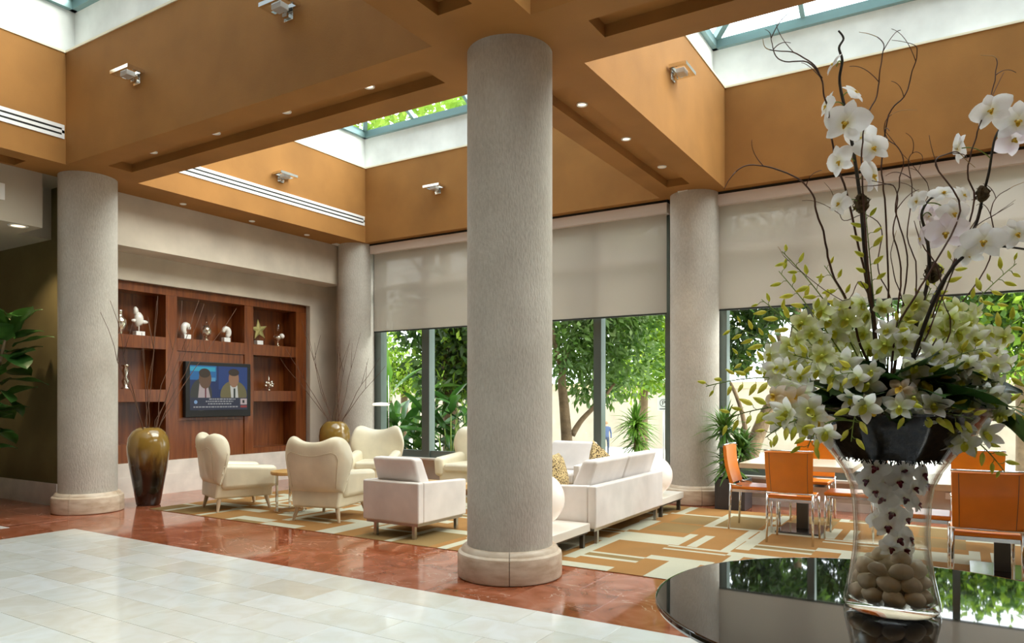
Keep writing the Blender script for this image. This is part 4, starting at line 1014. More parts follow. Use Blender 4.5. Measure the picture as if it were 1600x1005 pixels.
def spray(i, base, ctrl, tip, nf, nb, kinds, f0=.35, label=None, seed=0, sc=1.0):
    rnd = random.Random(seed * 7 + 11); a, c, e = A(*base), A(*ctrl), A(*tip)
    t = thing('orchid_spray', label, 'orchid spray', a, 0, 'white and lime orchid sprays in the glass vase')
    pts = bez(a, c, e, 16); st = MB(); loc = [p - a for p in pts]
    st.tube(loc, [.0034 - .0019 * k / 16 for k in range(17)], 6)
    tot = nf + nb
    for k in range(tot):
        s = f0 + (1 - f0) * (k + .5) / tot; x = s * 16; j = min(15, int(x)); p = pts[j].lerp(pts[j + 1], x - j); tg = (pts[j + 1] - pts[j]).normalized()
        side = tg.cross(Vector((rnd.uniform(-.5, .5), -1, rnd.uniform(-.4, .4)))).normalized() * (1 if k % 2 else -1)
        out = (side + Vector((rnd.uniform(-.4, .4), rnd.uniform(-.9, .2), rnd.uniform(-.3, .3)))).normalized()
        isb = k >= nf
        ln = rnd.uniform(.020, .036) if not isb else rnd.uniform(.012, .022); q = p + out * ln + tg * ln * .4
        st.tube([p - a, (p + q) / 2 - a + tg * .004, q - a], .0013, 4)
        if isb:
            o = bpy.data.objects.new('bud', BUD); o.location = q - a; o.scale = (rnd.uniform(.95, 1.5) * (1 - .35 * (k - nf) / max(1, nb)),) * 3; face(o, out * .8 + tg * .7 + Vector((0, 0, -.2))); link(o, t)
        else:
            rad = (q - AX); rad.z = 0; d = out * .5 + Vector((0, -.85, 0)) + rad.normalized() * .5 + Vector((rnd.uniform(-.5, .5), rnd.uniform(-.3, .3), rnd.uniform(-.6, .3)))
            kd = rnd.choice(kinds); put_flower(t, a, q, d, kd, sc * rnd.uniform(.90, 1.35), 'd' if kd != 'p' else 'g', rnd.uniform(-.7, .7))
    st.obj('stem', M['stem_green'], t, smooth=True)
    return t
KW = ['w', 'w', 'wh', 'l']; KL = ['l', 'lh', 'w']; KP = ['p', 'w', 'w', 'wh']
B0 = (1385, 660, 0)
SPR = [  # base, control, tip (pixel, pixel, depth offset), flowers, buds, colours
    ((1372, 640, .02), (1330, 500, -.02), (1222, 393, -.05), 5, 9, KL, 'tip reaching up beside the window column shade, uppermost at left'),
    ((1365, 640, -.03), (1310, 530, -.05), (1217, 424, .05), 5, 7, KL, 'tip just below the uppermost left tip'),
    ((1375, 640, .05), (1350, 500, .08), (1288, 415, .10), 4, 6, KL, 'short tip against the shade, beside the dark bent willow'),
    ((1360, 645, -.06), (1280, 540, -.10), (1190, 468, -.02), 6, 7, KW, 'tip over the top left corner of the right window'),
    ((1360, 650, 0), (1270, 560, .0), (1142, 508, .08), 7, 8, KL, 'long tip in front of the leaning tree crown'),
    ((1355, 655, -.05), (1260, 560, -.10), (1103, 604, -.08), 6, 10, KW, 'longest spray pointing left across the window column'),
    ((1360, 655, .08), (1250, 575, .12), (1150, 560, .16), 7, 5, KW, 'middle left spray behind the longest one'),
    ((1350, 660, -.12), (1255, 610, -.20), (1132, 655, -.16), 6, 9, KP, 'low left spray ending over the potted dracaena'),
    ((1345, 662, -.15), (1260, 630, -.22), (1196, 684, -.22), 4, 7, KP, 'lowest left spray drooping above the orange chairs'),
    ((1350, 662, -.18), (1280, 640, -.26), (1262, 700, -.26), 3, 5, KP, 'short spray drooping over the left rim of the vase'),
    ((1380, 640, .0), (1366, 480, .0), (1352, 325, .0), 3, 12, KL, 'straight upright green spray in the middle'),
    ((1395, 640, .05), (1430, 500, .06), (1505, 386, .08), 5, 8, KL, 'spray rising right past the blush moth orchids'),
    ((1400, 642, -.02), (1480, 500, -.02), (1588, 412, .0), 6, 9, KL, 'spray rising to the upper right edge'),
    ((1402, 645, .06), (1460, 540, .10), (1552, 470, .12), 6, 6, KW, 'spray before the bright green shrub at right'),
    ((1405, 650, -.04), (1500, 560, -.06), (1606, 488, -.04), 8, 5, KW, 'right spray crossing the last window bar'),
    ((1408, 652, .08), (1500, 580, .12), (1612, 535, .12), 8, 4, KW, 'white spray at the right edge, behind the others'),
    ((1410, 655, -.10), (1510, 590, -.16), (1618, 575, -.12), 7, 5, KW, 'full white spray leaving the picture at right'),
    ((1412, 660, -.14), (1520, 620, -.20), (1608, 640, -.18), 7, 6, KW, 'spray drooping at the right edge above the green leaf'),
    ((1415, 662, -.16), (1500, 640, -.24), (1570, 738, -.24), 5, 7, KP, 'spray hanging lowest at right, before an orange chair'),
    ((1395, 660, -.20), (1430, 630, -.28), (1520, 655, -.30), 3, 8, KP, 'front spray lying along the right rim'),
    ((1375, 655, -.16), (1340, 580, -.22), (1330, 690, -.30), 3, 4, KP, 'front spray bending over the left front of the rim'),
    ((1385, 650, -.12), (1370, 560, -.18), (1300, 590, -.26), 3, 4, KW, 'short white spray left of the dark leaves'),
    ((1390, 650, -.12), (1420, 560, -.20), (1470, 600, -.26), 3, 5, KL, 'short lime spray right of the dark leaves'),
    ((1385, 645, -.05), (1380, 540, -.10), (1410, 500, -.16), 5, 3, KW, 'short white spray at the centre of the bunch'),
    ((1390, 645, .0), (1420, 520, -.04), (1455, 450, -.02), 7, 4, KL, 'spray under the mossy knot of the blush orchids'),
    ((1380, 645, .06), (1340, 540, .08), (1318, 478, .06), 7, 4, KL, 'spray behind the dark willow, left of centre'),
    ((1380, 648, -.1), (1320, 570, -.14), (1240, 555, -.18), 6, 4, KW, 'white spray over the left shoulder of the bunch'),
    ((1398, 648, -.1), (1450, 560, -.14), (1535, 545, -.20), 6, 4, KW, 'white spray over the right shoulder of the bunch'),
    ((1390, 655, -.15), (1400, 590, -.26), (1425, 650, -.30), 4, 2, KP, 'small peach spray in front of the dark leaves'),
    ((1380, 648, .12), (1330, 520, .20), (1265, 500, .25), 6, 5, KW, 'white spray at the back left'),
    ((1398, 648, .12), (1440, 520, .20), (1500, 500, .25), 6, 5, KW, 'white spray at the back right'),
]
for i, (ba, co, ti, nf, nb, kd, txt) in enumerate(SPR): spray(i, ba, co, ti, nf, nb, kd, f0=.42, label='orchid spray: ' + txt, seed=i)

# ---- dark leaves round the mouth of the vase
M['dark_leaf'] = leafmat('philodendron_leaf', (.012, .035, .008), (.045, .11, .018), .15, .3, gloss=.5)
lf = thing('foliage_bunch', 'dark glossy leaves fanned round the mouth of the vase', 'foliage', (TX, TY, vz + .66))
LM = broad_leaf(.235, .082, M['dark_leaf'], curl=.35, n=8)
rnd = random.Random(9)
for k in range(64):
    a = 2 * PI * k / 64 * 3.0 + rnd.uniform(-.2, .2); el = rnd.uniform(.0, .95); r0 = rnd.uniform(.02, .13)
    o = mesh_obj('leaf', LM, lf, (-math.sin(a) * r0, math.cos(a) * r0, rnd.uniform(.0, .05)), (el, rnd.uniform(-.5, .5), a), rnd.uniform(.75, 1.15))
for k in range(16):
    a = PI + YAW + (-1.25 + 2.5 * k / 15) + rnd.uniform(-.1, .1); el = rnd.uniform(.25, 1.05); r0 = rnd.uniform(.10, .19)
    mesh_obj('leaf', LM, lf, (-math.sin(a) * r0, math.cos(a) * r0, rnd.uniform(.0, .04)), (el, rnd.uniform(-.5, .5), a + rnd.uniform(-.5, .5)), rnd.uniform(.65, .95))
o = mesh_obj('leaf', LM, lf, A(1545, 640, -.05) - lf.location, (-.5, .3, -PI / 2 - .5), .8); o = mesh_obj('leaf', LM, lf, A(1520, 615, .0) - lf.location, (-.3, -.3, -PI / 2 - .3), .7)

# ---- moth orchids on tall dark stems
def smooth_path(pts, n):
    P = [Vector(p) for p in pts]; out = []
    for i in range(len(P) - 1):
        p0 = P[max(i - 1, 0)]; p1 = P[i]; p2 = P[i + 1]; p3 = P[min(i + 2, len(P) - 1)]
        for k in range(n):
            s = k / n; out.append(.5 * ((2 * p1) + (p2 - p0) * s + (2 * p0 - 5 * p1 + 4 * p2 - p3) * s * s + (3 * p1 - p0 - 3 * p2 + p3) * s ** 3))
    out.append(P[-1]); return out
def moth(stem_px, flowers, knots, label, k_=.9):
    pts = [A(*p) for p in stem_px]; org = pts[0]; t = thing('moth_orchid', label, 'moth orchid', org, 0, 'tall white moth orchids')
    sm = smooth_path(pts, 5); n = len(sm); MB().tube([p - org for p in sm], [.0075 - .0045 * i / n for i in range(n)], 7).obj('stem', M['stem_dark'], t, smooth=True)
    ped = MB()
    for px, py, dd, size, kind, dv, roll in flowers:
        q = A(px, py, dd); nr = min(sm, key=lambda s_: (s_ - q).length + (abs(s_.z - q.z) if s_.z > q.z + .05 else 0)); d = Vector(dv).normalized(); back = q - d * .012
        ped.tube([p - org for p in bez(nr, (nr + back) / 2 + Vector((0, 0, .03)), back, 6)], .002, 5); put_flower(t, org, q, dv, kind, size / 70 * k_, 'P', roll)
    if ped.v: ped.obj('flower_stalk', M['stem_green'], t, smooth=True)
    rk = random.Random(2)
    for px, py, r in knots:
        b = MB(); c = A(px, py, 0)
        for k in range(70):
            v = Vector((rk.gauss(0, 1), rk.gauss(0, 1), rk.gauss(0, 1.4))).normalized(); s_ = Vector((rk.gauss(0, 1), rk.gauss(0, 1), rk.gauss(0, 1))) * r * .5; p0 = v * r * .8
            b.tube([p0 - s_ * .5, v * r * 1.05, p0 + s_ * .5], .0016, 4)
        b.ball((0, 0, 0), r * .85, r * .85, r * 1.3, 10, 8, wob=.3); b.obj('moss_knot', M['moss'], t, loc=c - org)
    return t
M['moss'] = pm('dry_moss', (.085, .055, .022), .95, var=.5, vs=40)
F_ = (.0, -1, .15); FLf = (-.8, -.7, .1); FRt = (.8, -.7, .1)
moth([(1375, 650, .02), (1365, 500, .0), (1352, 400, -.01), (1345, 318, 0), (1334, 240, 0), (1325, 190, 0), (1312, 130, .01), (1316, 95, .0), (1311, 75, 0), (1318, 60, 0), (1310, 48, .0)],
     [(1302, 101, .0, 36, 'P', (-.9, -.5, .6), .5), (1335, 145, -.03, 44, 'P', (.7, -.4, .6), 1.0), (1292, 166, -.02, 46, 'P', (-.9, -.6, .2), -.4), (1322, 192, -.05, 72, 'P', (-.1, -1, -.1), -.3), (1363, 232, -.03, 58, 'P', (.5, -.9, .2), .3),
      (1312, 252, -.04, 54, 'P', (-.6, -.8, -.2), .2), (1362, 275, -.02, 70, 'P', (.8, -.2, .1), .2), (1312, 318, -.05, 42, 'P', (-.6, -.9, .1), -.5), (1345, 215, .03, 52, 'P', (.3, .9, .2), .1)],
     [(1346, 318, .026)], 'tall white moth orchid left of centre, reaching highest', 1.12)
moth([(1395, 650, .03), (1430, 540, .04), (1462, 460, .04), (1500, 400, .04), (1525, 350, .03), (1536, 305, .02), (1545, 270, .0), (1555, 215, .0), (1572, 190, .0)],
     [(1549, 173, -.05, 68, 'P', (-.3, -1, .1), .25), (1590, 190, -.04, 78, 'P', (.15, -1, .0), -.1), (1497, 232, -.02, 56, 'P', (-.9, .35, .2), .4), (1583, 218, -.02, 60, 'K', (.1, -1, -.35), .8)],
     [(1535, 303, .022)], 'white moth orchid at the upper right edge', 1.0)
moth([(1390, 650, .0), (1415, 560, -.02), (1440, 480, -.03), (1452, 420, -.03), (1448, 370, -.04), (1440, 335, -.05), (1455, 310, -.05), (1480, 305, -.05)],
     [(1433, 314, -.08, 48, 'P', (-.7, -.9, .1), .3), (1474, 302, -.06, 60, 'P', (.2, -.8, .7), .2), (1490, 334, -.09, 66, 'P', (.4, -1, .0), .1), (1478, 364, -.12, 84, 'K', (-.05, -1, -.15), .0), (1452, 338, -.03, 58, 'K', (-.5, .8, .1), .6),
      (1440, 372, -.05, 56, 'K', (-.8, -.2, .0), .2), (1505, 305, -.03, 50, 'P', (.7, -.6, .3), .4)],
     [(1458, 426, .028)], 'blush moth orchid low at the centre right', .82)
moth([(1400, 650, -.05), (1440, 520, -.10), (1480, 430, -.14), (1520, 392, -.16), (1560, 385, -.16), (1605, 390, -.16)],
     [(1537, 378, -.20, 76, 'P', (-.05, -1, .1), -.1), (1588, 366, -.18, 64, 'P', (.3, -1, .1), .3), (1515, 396, -.17, 56, 'P', (-.4, -.9, -.2), .2)],
     [], 'white moth orchid lying level at the right edge, above the buds')

# ---- curly willow
M['willow'] = pm('willow_bark', (.075, .028, .014), .6, var=.5, vs=14); M['willow_tip'] = pm('willow_tip', (.34, .20, .07), .6)
WIL = [
    ([(1392, 650, .05), (1345, 540, .03), (1330, 485, .0), (1300, 425, -.03), (1288, 370, -.05), (1277, 335, -.05), (1270, 305, -.06), (1250, 282, -.06), (1215, 265, -.07), (1180, 258, -.08), (1158, 262, -.09), (1140, 280, -.1), (1131, 296, -.1)], .0062, 'bent dark branch arching farthest left'),
    ([(1388, 640, .03), (1360, 480, .03), (1330, 330, .02), (1303, 240, .0), (1297, 190, -.02), (1288, 150, -.03), (1284, 122, -.03), (1268, 98, -.04), (1240, 82, -.05), (1216, 80, -.05), (1196, 75, -.06), (1192, 60, -.07)], .0058, 'branch curling to the far upper left'),
    ([(1284, 122, -.03), (1262, 97, -.03), (1228, 96, -.02), (1210, 85, -.02), (1206, 66, -.02), (1204, 52, -.02), (1194, 46, -.03)], .0036, 'hooked twig forking beside the upper left curl'),
    ([(1385, 640, -.02), (1362, 480, -.03), (1352, 360, -.03), (1347, 250, -.04), (1352, 190, -.04), (1370, 150, -.03), (1374, 115, -.03), (1380, 85, -.03), (1380, 66, -.02), (1362, 54, .0), (1342, 50, .02)], .0046, 'branch ending in a hook over the skylight wall'),
    ([(1386, 640, .06), (1388, 480, .06), (1384, 330, .05), (1378, 260, .04), (1388, 180, .03), (1412, 152, .02), (1424, 118, .02), (1433, 84, .0), (1428, 70, -.01), (1394, 62, -.03)], .0048, 'branch with a leftward hook right of the tallest orchid'),
    ([(1395, 640, .03), (1460, 480, .0), (1520, 330, -.02), (1512, 270, -.03), (1525, 215, -.03), (1537, 178, -.03), (1551, 142, -.02), (1557, 104, -.01), (1555, 89, .0), (1532, 86, .02)], .0046, 'branch reaching up above the right orchids'),
    ([(1392, 640, -.06), (1402, 500, -.10), (1408, 420, -.10), (1396, 365, -.08), (1402, 320, -.08), (1395, 290, -.07), (1365, 290, -.06), (1340, 292, -.05)], .0044, 'branch looping left before the shade'),
    ([(1392, 640, .0), (1410, 480, .04), (1418, 400, .05), (1400, 330, .06), (1405, 285, .06), (1412, 250, .06), (1402, 230, .06), (1385, 215, .06), (1384, 190, .05), (1402, 174, .04), (1432, 172, .03)], .0040, 'thin branch with a pale curling end in the middle'),
    ([(1396, 640, .02), (1425, 500, .0), (1432, 420, -.02), (1418, 370, -.02), (1425, 300, -.02), (1420, 255, -.02), (1428, 238, -.03), (1440, 245, -.03), (1434, 268, -.03)], .0036, 'thin branch ending in a tight curl'),
    ([(1398, 640, .05), (1470, 520, .08), (1540, 420, .08), (1552, 365, .06), (1548, 330, .06), (1556, 310, .06), (1578, 294, .07), (1606, 282, .08)], .0040, 'branch rising at right and bending out of the picture'),
    ([(1398, 640, -.08), (1450, 520, -.14), (1490, 420, -.14), (1500, 380, -.12), (1530, 350, -.1), (1560, 332, -.08), (1588, 312, -.06)], .0036, 'slanting twig at the right beneath the moth orchids'),
    ([(1390, 645, -.1), (1400, 520, -.14), (1450, 430, -.16), (1500, 330, -.14), (1462, 258, -.10), (1482, 240, -.08), (1500, 240, -.08), (1522, 262, -.06)], .0052, 'thick branch arching to the upper right knot'),
    ([(1385, 640, .1), (1398, 560, .14), (1392, 470, .15), (1372, 420, .16), (1378, 360, .16), (1352, 335, .15), (1320, 345, .14), (1308, 325, .14), (1300, 300, .13), (1288, 285, .12)], .0036, 'thin branch wandering left before the shade'),
    ([(1396, 645, .0), (1452, 580, -.06), (1485, 520, -.1), (1478, 480, -.1), (1462, 450, -.1)], .0044, 'short reddish branch curving in the right of the bunch'),
    ([(1392, 640, .08), (1440, 500, .1), (1450, 400, .12), (1436, 340, .12), (1452, 300, .12), (1436, 270, .12), (1420, 262, .12)], .0034, 'thin branch behind the blush orchids'),
    ([(1390, 640, .02), (1420, 520, .05), (1400, 440, .07), (1392, 395, .07), (1402, 360, .07)], .0036, 'short upright twig beside the straight green spray'),
    ([(1394, 640, -.04), (1440, 540, -.06), (1470, 440, -.05), (1440, 380, -.04), (1428, 345, -.04)], .0050, 'dark branch leaning behind the mossy knot'),
    ([(1389, 640, -.02), (1372, 520, -.05), (1345, 440, -.07), (1318, 470, -.08), (1240, 415, -.08), (1215, 385, -.09)], .0030, 'thin twig reaching left above the upper sprays'),
]
for k, (pp, r, txt) in enumerate(WIL):
    P = [A(*p) for p in pp]; org = P[0]; t = thing('willow_branch', 'curly willow: ' + txt, 'branch', org, 0, 'curly willow branches in the vase')
    sm = smooth_path(P, 5); n = len(sm); sm = [p + Vector((mnoise.noise(p * 30 + Vector((k, 0, 0))), mnoise.noise(p * 30 + Vector((0, k, 3))), 0)) * .004 for p in sm]
    cut = int(n * .86); MB().tube([p - org for p in sm[:cut + 1]], [r * .74 * (1 - .68 * i / n) for i in range(cut + 1)], 6).obj('stem', M['willow'], t, smooth=True)
    MB().tube([p - org for p in sm[cut:]], [r * .74 * (.40 - .22 * i / max(1, n - cut)) for i in range(n - cut)], 5).obj('tip', M['willow_tip' if k % 2 else 'willow'], t, smooth=True)
    if n > 30:
        rk = random.Random(k)
        for q in (int(n * .55), int(n * .72)):
            p0 = sm[q]; tg = (sm[q + 1] - sm[q]).normalized(); sd = Vector((rk.uniform(-1, 1), rk.uniform(-.6, .6), rk.uniform(-.2, .8))).normalized(); L = rk.uniform(.06, .12)
            MB().tube([x - org for x in bez(p0, p0 + tg * L * .6 + sd * L * .5, p0 + tg * L * .5 + sd * L, 8)], [.0018 - .0001 * i for i in range(9)], 4).obj('twiglet', M['willow'], t, smooth=True)

# ---- orchids standing inside the vase
t = thing('drowned_orchid', 'white orchid with crimson throats standing inside the glass vase', 'orchid', (TX, TY, vz + .19))
MB().tube([(0, .0, 0), (.01, .01, .12), (-.005, 0, .24), (.0, .0, .30)], .004, 6).obj('stem', M['stem_green'], t, smooth=True)
rnd = random.Random(12)
vx_ = Vector((-SY * -1, 0, 0))
for k, (dx, h, toc) in enumerate([(-.055, .285, 1), (.012, .275, 1), (.06, .262, 1), (-.028, .23, .6), (.045, .215, .9), (-.045, .185, 1), (.02, .18, 1), (.06, .165, .8), (-.02, .135, 1), (.03, .115, .8), (-.035, .09, 1), (.0, .05, 1), (.04, .05, .8), (-.02, .015, .8), (.03, .01, .6), (-.075, .24, .7), (.08, .225, .6), (-.06, .205, .9), (.0, .24, 1.1), (-.05, .25, -1), (.04, .24, -1), (0, .16, -1), (-.03, .10, -1), (.03, .20, -1)]):
    right = Vector((CY, SY, 0)); fwd = Vector((SY, -CY, 0)); p = right * dx * (1.0 + 2.2 * max(0, h - .12)) + fwd * (.045 * toc) + Vector((0, 0, h)); d = fwd * toc + right * (dx * 9 + rnd.uniform(-.3, .3)) + Vector((0, 0, rnd.uniform(-.2, .4)))
    put_flower(t, Vector((0, 0, 0)), p, d, 'P', .66 + rnd.uniform(-.08, .10), 'R', rnd.uniform(-.6, .6))

# ================================================================== GARDEN OUTSIDE
M['bed'] = pm('planting_soil', (.05, .038, .022), .95, var=.4, vs=8); M['paving'] = pm('pale_paving', (.62, .60, .55), .8, var=.06, vs=2); M['garden_wall'] = pm('garden_wall_render', (.40, .34, .25), .85, var=.06, vs=1); M['wall_cap'] = pm('garden_wall_cap', (.50, .38, .22), .8)
M['lawn'] = pm('lawn', (.16, .30, .04), .9, var=.3, vs=6, bmp=.5, bs=30)
GZ = -1.45
gr = MB().quad((-70, 10.36, GZ), (50, 10.36, GZ), (50, 70, GZ), (-70, 70, GZ)).obj('ground_outside', M['paving']); tag(gr, kind='structure')
bd = MB().box(-16, -2.2, 10.40, 13.2, GZ, -.06).obj('planting_bed', M['bed']); tag(bd, 'raised planting bed outside the left window', 'planting bed')
lw = MB().box(4.0, 30.0, 20.0, 37.0, GZ, GZ + .03).obj('lawn', M['lawn']); tag(lw, 'raised lawn seen at the right picture edge', 'lawn')
gw = thing('garden_wall', 'long pale garden wall far behind the trees', 'wall', (-8, 40, GZ))
MB().box(-45, 45, 0, .4, 0, 3.45).obj('face', M['garden_wall'], gw); MB().box(-45, 45, -.06, .46, 3.45, 3.80).obj('coping', M['wall_cap'], gw)

def foliage(name, mat, parent, org, blobs, n, L, w, droop=.35, seed=0, shell=.55):
    rg = np.random.RandomState(seed); C = []
    vol = np.array([b[1] * b[2] * b[3] for b in blobs]); pr = vol ** .8 / (vol ** .8).sum(); ix = rg.choice(len(blobs), n, p=pr)
    d = rg.normal(size=(n, 3)); d /= np.linalg.norm(d, axis=1)[:, None]; r = shell + (1 - shell) * rg.rand(n) ** .5; r *= np.where(rg.rand(n) < .25, rg.rand(n), 1)
    cen = np.array([list(b[0]) for b in blobs])[ix]; rad = np.array([b[1:4] for b in blobs])[ix]; rough = 1 + .22 * rg.normal(size=n)
    P = cen + d * rad * (r * rough)[:, None] - np.array(org)
    a = d + rg.normal(size=(n, 3)) * .8 + np.array([0, 0, -droop]); a /= np.linalg.norm(a, axis=1)[:, None]
    s = np.cross(a, rg.normal(size=(n, 3))); s /= np.linalg.norm(s, axis=1)[:, None]; nr = np.cross(s, a)
    l = (L * rg.uniform(.6, 1.2, n))[:, None]; ww = (w * rg.uniform(.7, 1.2, n))[:, None]
    V = np.stack([P, P + a * l * .45 + s * ww + nr * ww * .4, P + a * l, P + a * l * .45 - s * ww + nr * ww * .4], 1).reshape(-1, 3)
    F = np.arange(4 * n).reshape(n, 4); T = np.concatenate([F[:, [0, 1, 2]], F[:, [0, 2, 3]]]).astype(int)
    me = bpy.data.meshes.new(name); me.vertices.add(4 * n); me.vertices.foreach_set('co', V.ravel()); me.loops.add(6 * n); me.loops.foreach_set('vertex_index', T.ravel()); me.polygons.add(2 * n)
    me.polygons.foreach_set('loop_start', np.arange(0, 6 * n, 3)); me.polygons.foreach_set('loop_total', np.full(2 * n, 3)); me.materials.append(mat); me.update(calc_edges=True); me.validate()
    o = bpy.data.objects.new(name, me); link(o, parent); o['kind'] = 'stuff'; return o
M['lf_mid'] = leafmat('tree_leaf_mid', (.05, .13, .02), (.15, .27, .045), .40, .4, vs=1.6); M['lf_lime'] = leafmat('tree_leaf_lime', (.20, .36, .03), (.40, .55, .06), .5, .5, vs=1.5); M['lf_dark'] = leafmat('tree_leaf_dark', (.022, .055, .014), (.07, .13, .03), .3, .35, vs=1.6)
M['lf_pale'] = leafmat('tree_leaf_pale', (.12, .22, .07), (.26, .38, .12), .45, .4, vs=1.6)
M['trunk'] = pm('tree_bark', (.20, .135, .075), .9, var=.35, vs=6, bmp=.7, bs=25, bd=.02)
def tree(label, trunk, branches, blobs, n, L, w, mat, seed, cat='tree'):
    P = [Vector(p[:3]) for p in trunk]; org = P[0].copy(); t = thing('tree', label, cat, org, 0, 'trees outside the windows')
    sm = smooth_path(P, 4); k = len(sm); r0, r1 = trunk[0][3], trunk[-1][3]; MB().tube([p - org for p in sm], [r0 + (r1 - r0) * i / k for i in range(k)], 10).obj('trunk', M['trunk'], t, smooth=True)
    for br in branches:
        q = smooth_path([Vector(p[:3]) for p in br], 4); MB().tube([p - org for p in q], [br[0][3] * (1 - .65 * i / len(q)) for i in range(len(q))], 7).obj('branch', M['trunk'], t, smooth=True)
    mats = mat if isinstance(mat, list) else [(mat, 1.0)]
    for j, (mm, fr) in enumerate(mats): foliage('foliage', M[mm], t, org, blobs, int(n * fr), L, w, seed=seed + j)
    return t
def D_(px, py, d, r=None):
    v = atD(px, py, d); return (v.x, v.y, v.z) if r is None else (v.x, v.y, v.z, r)
def g0(px, d, r):
    v = atD(px, 700, d); return (v.x, v.y, GZ, r)
# centre window
tree('slim tree with a forked trunk, seen through the window left of the window column', [g0(886, 15, .15), D_(887, 720, 15, .13), D_(882, 640, 15, .12), D_(878, 590, 15, .10), D_(886, 540, 15, .06)],
     [[D_(894, 680, 15, .07), D_(910, 655, 15.1), D_(940, 625, 15.2), D_(960, 600, 15.3)], [D_(880, 580, 15, .07), D_(868, 545, 14.8), D_(862, 500, 14.8)]],
     [(D_(905, 530, 15.2), .65, .8, .75), (D_(880, 555, 14.8), .35, .5, .5), (D_(935, 490, 15.6), 1.1, 1.0, .9), (D_(900, 430, 15.5), 1.5, 1.2, 1.2), (D_(965, 560, 16), .85, .8, .75), (D_(985, 440, 16), 1.3, 1.2, 1.2), (D_(930, 600, 15.6), .6, .6, .45)], 9500, .22, .042, [('lf_mid', .6), ('lf_pale', .4)], 1)
tree('bright lime-green tree beside the window column, beyond the forked tree', [g0(1005, 21, .16), D_(1005, 640, 21, .14), D_(1010, 560, 21, .1)], [], [(D_(1012, 545, 21), 1.05, 1.0, 1.1), (D_(1030, 500, 21), 1.1, 1.0, 1.0), (D_(985, 590, 20.5), .7, .7, .55), (D_(1000, 440, 21), 1.5, 1.2, 1.2), (D_(1040, 590, 20.5), .6, .6, .5)], 8000, .19, .055, [('lf_lime', .8), ('lf_mid', .2)], 5)
# left window
tree('tall dark-leaved tree through the left window, reaching above the skylight', [g0(704, 17, .22), D_(704, 640, 17, .2), D_(700, 500, 17, .17), D_(690, 330, 17.4, .12), D_(680, 240, 17.6, .08)],
     [[D_(702, 560, 17, .09), D_(720, 540, 17.1), D_(745, 515, 17.2)], [D_(700, 480, 17, .09), D_(670, 440, 17.3), D_(640, 400, 17.5)]],
     [(D_(715, 560, 17), .9, .9, 1.0), (D_(700, 500, 17.2), 1.3, 1.2, .9), (D_(755, 520, 17.2), 1.2, 1.1, 1.3), (D_(690, 600, 17), .5, .6, .5)], 6000, .26, .06, [('lf_dark', .55), ('lf_mid', .3), ('lf_lime', .15)], 9)
tree('sunlit lime shrub tree behind the banana leaves in the left window', [g0(632, 20, .14), D_(632, 640, 20, .1), D_(630, 600, 20, .06)], [], [(D_(632, 585, 20), 1.0, .8, .5), (D_(605, 560, 20), .6, .6, .8), (D_(655, 592, 20), .6, .6, .45)], 2600, .17, .045, [('lf_lime', .75), ('lf_mid', .25)], 12)
top_blobs = [(D_(640, 165, 18.5), 2.0, 2.0, 1.0), (D_(735, 160, 18.3), 1.8, 1.8, 1.0), (D_(580, 200, 18.5), 1.2, 1.3, .6)]
tall = [o for o in bpy.data.objects if o.get('label', '').startswith('tall dark-leaved')][0]
foliage('top_foliage', M['lf_lime'], tall, tall.location, top_blobs, 1500, .30, .075, seed=51)
# right window
tree('leaning tree with bare lower trunk in the right window', [g0(1165, 13.5, .17), D_(1170, 730, 13.5, .16), D_(1192, 660, 13.5, .14), D_(1222, 600, 13.5, .12), D_(1240, 535, 13.5, .10), D_(1246, 470, 13.5, .08), D_(1240, 380, 13.5, .05)],
     [[D_(1168, 690, 13.5, .05), D_(1158, 640, 13.4), D_(1142, 600, 13.3), D_(1128, 585, 13.3)], [D_(1236, 545, 13.5, .07), D_(1260, 515, 13.6), D_(1300, 500, 13.8), D_(1345, 480, 14)], [D_(1232, 560, 13.5, .06), D_(1215, 520, 13.4), D_(1206, 470, 13.3), D_(1190, 430, 13.2)]],
     [(D_(1162, 515, 13.2), .45, .5, .48), (D_(1150, 555, 13.2), .28, .4, .28), (D_(1195, 485, 13.2), .5, .5, .26), (D_(1180, 420, 13.2), 1.2, 1.0, .8), (D_(1300, 530, 14), .45, .5, .4), (D_(1320, 470, 14), .9, .8, .5), (D_(1280, 400, 13.8), 1.3, 1.0, .7)], 8000, .20, .044, [('lf_dark', .75), ('lf_mid', .25)], 15)
tree('bright green leafy tree at the right picture edge', [g0(1600, 15, .18), D_(1600, 640, 15, .15), D_(1590, 560, 15, .1)], [], [(D_(1560, 500, 15), 1.0, 1.0, .6), (D_(1620, 470, 15), 1.3, 1.2, .9), (D_(1530, 450, 15.5), 1.1, 1.0, .7), (D_(1600, 560, 14.6), .8, .8, .4), (D_(1680, 540, 15), 1.2, 1.0, .9), (D_(1440, 440, 16), 1.2, 1.0, .6)], 8000, .22, .06, [('lf_lime', .45), ('lf_mid', .4), ('lf_dark', .15)], 19)

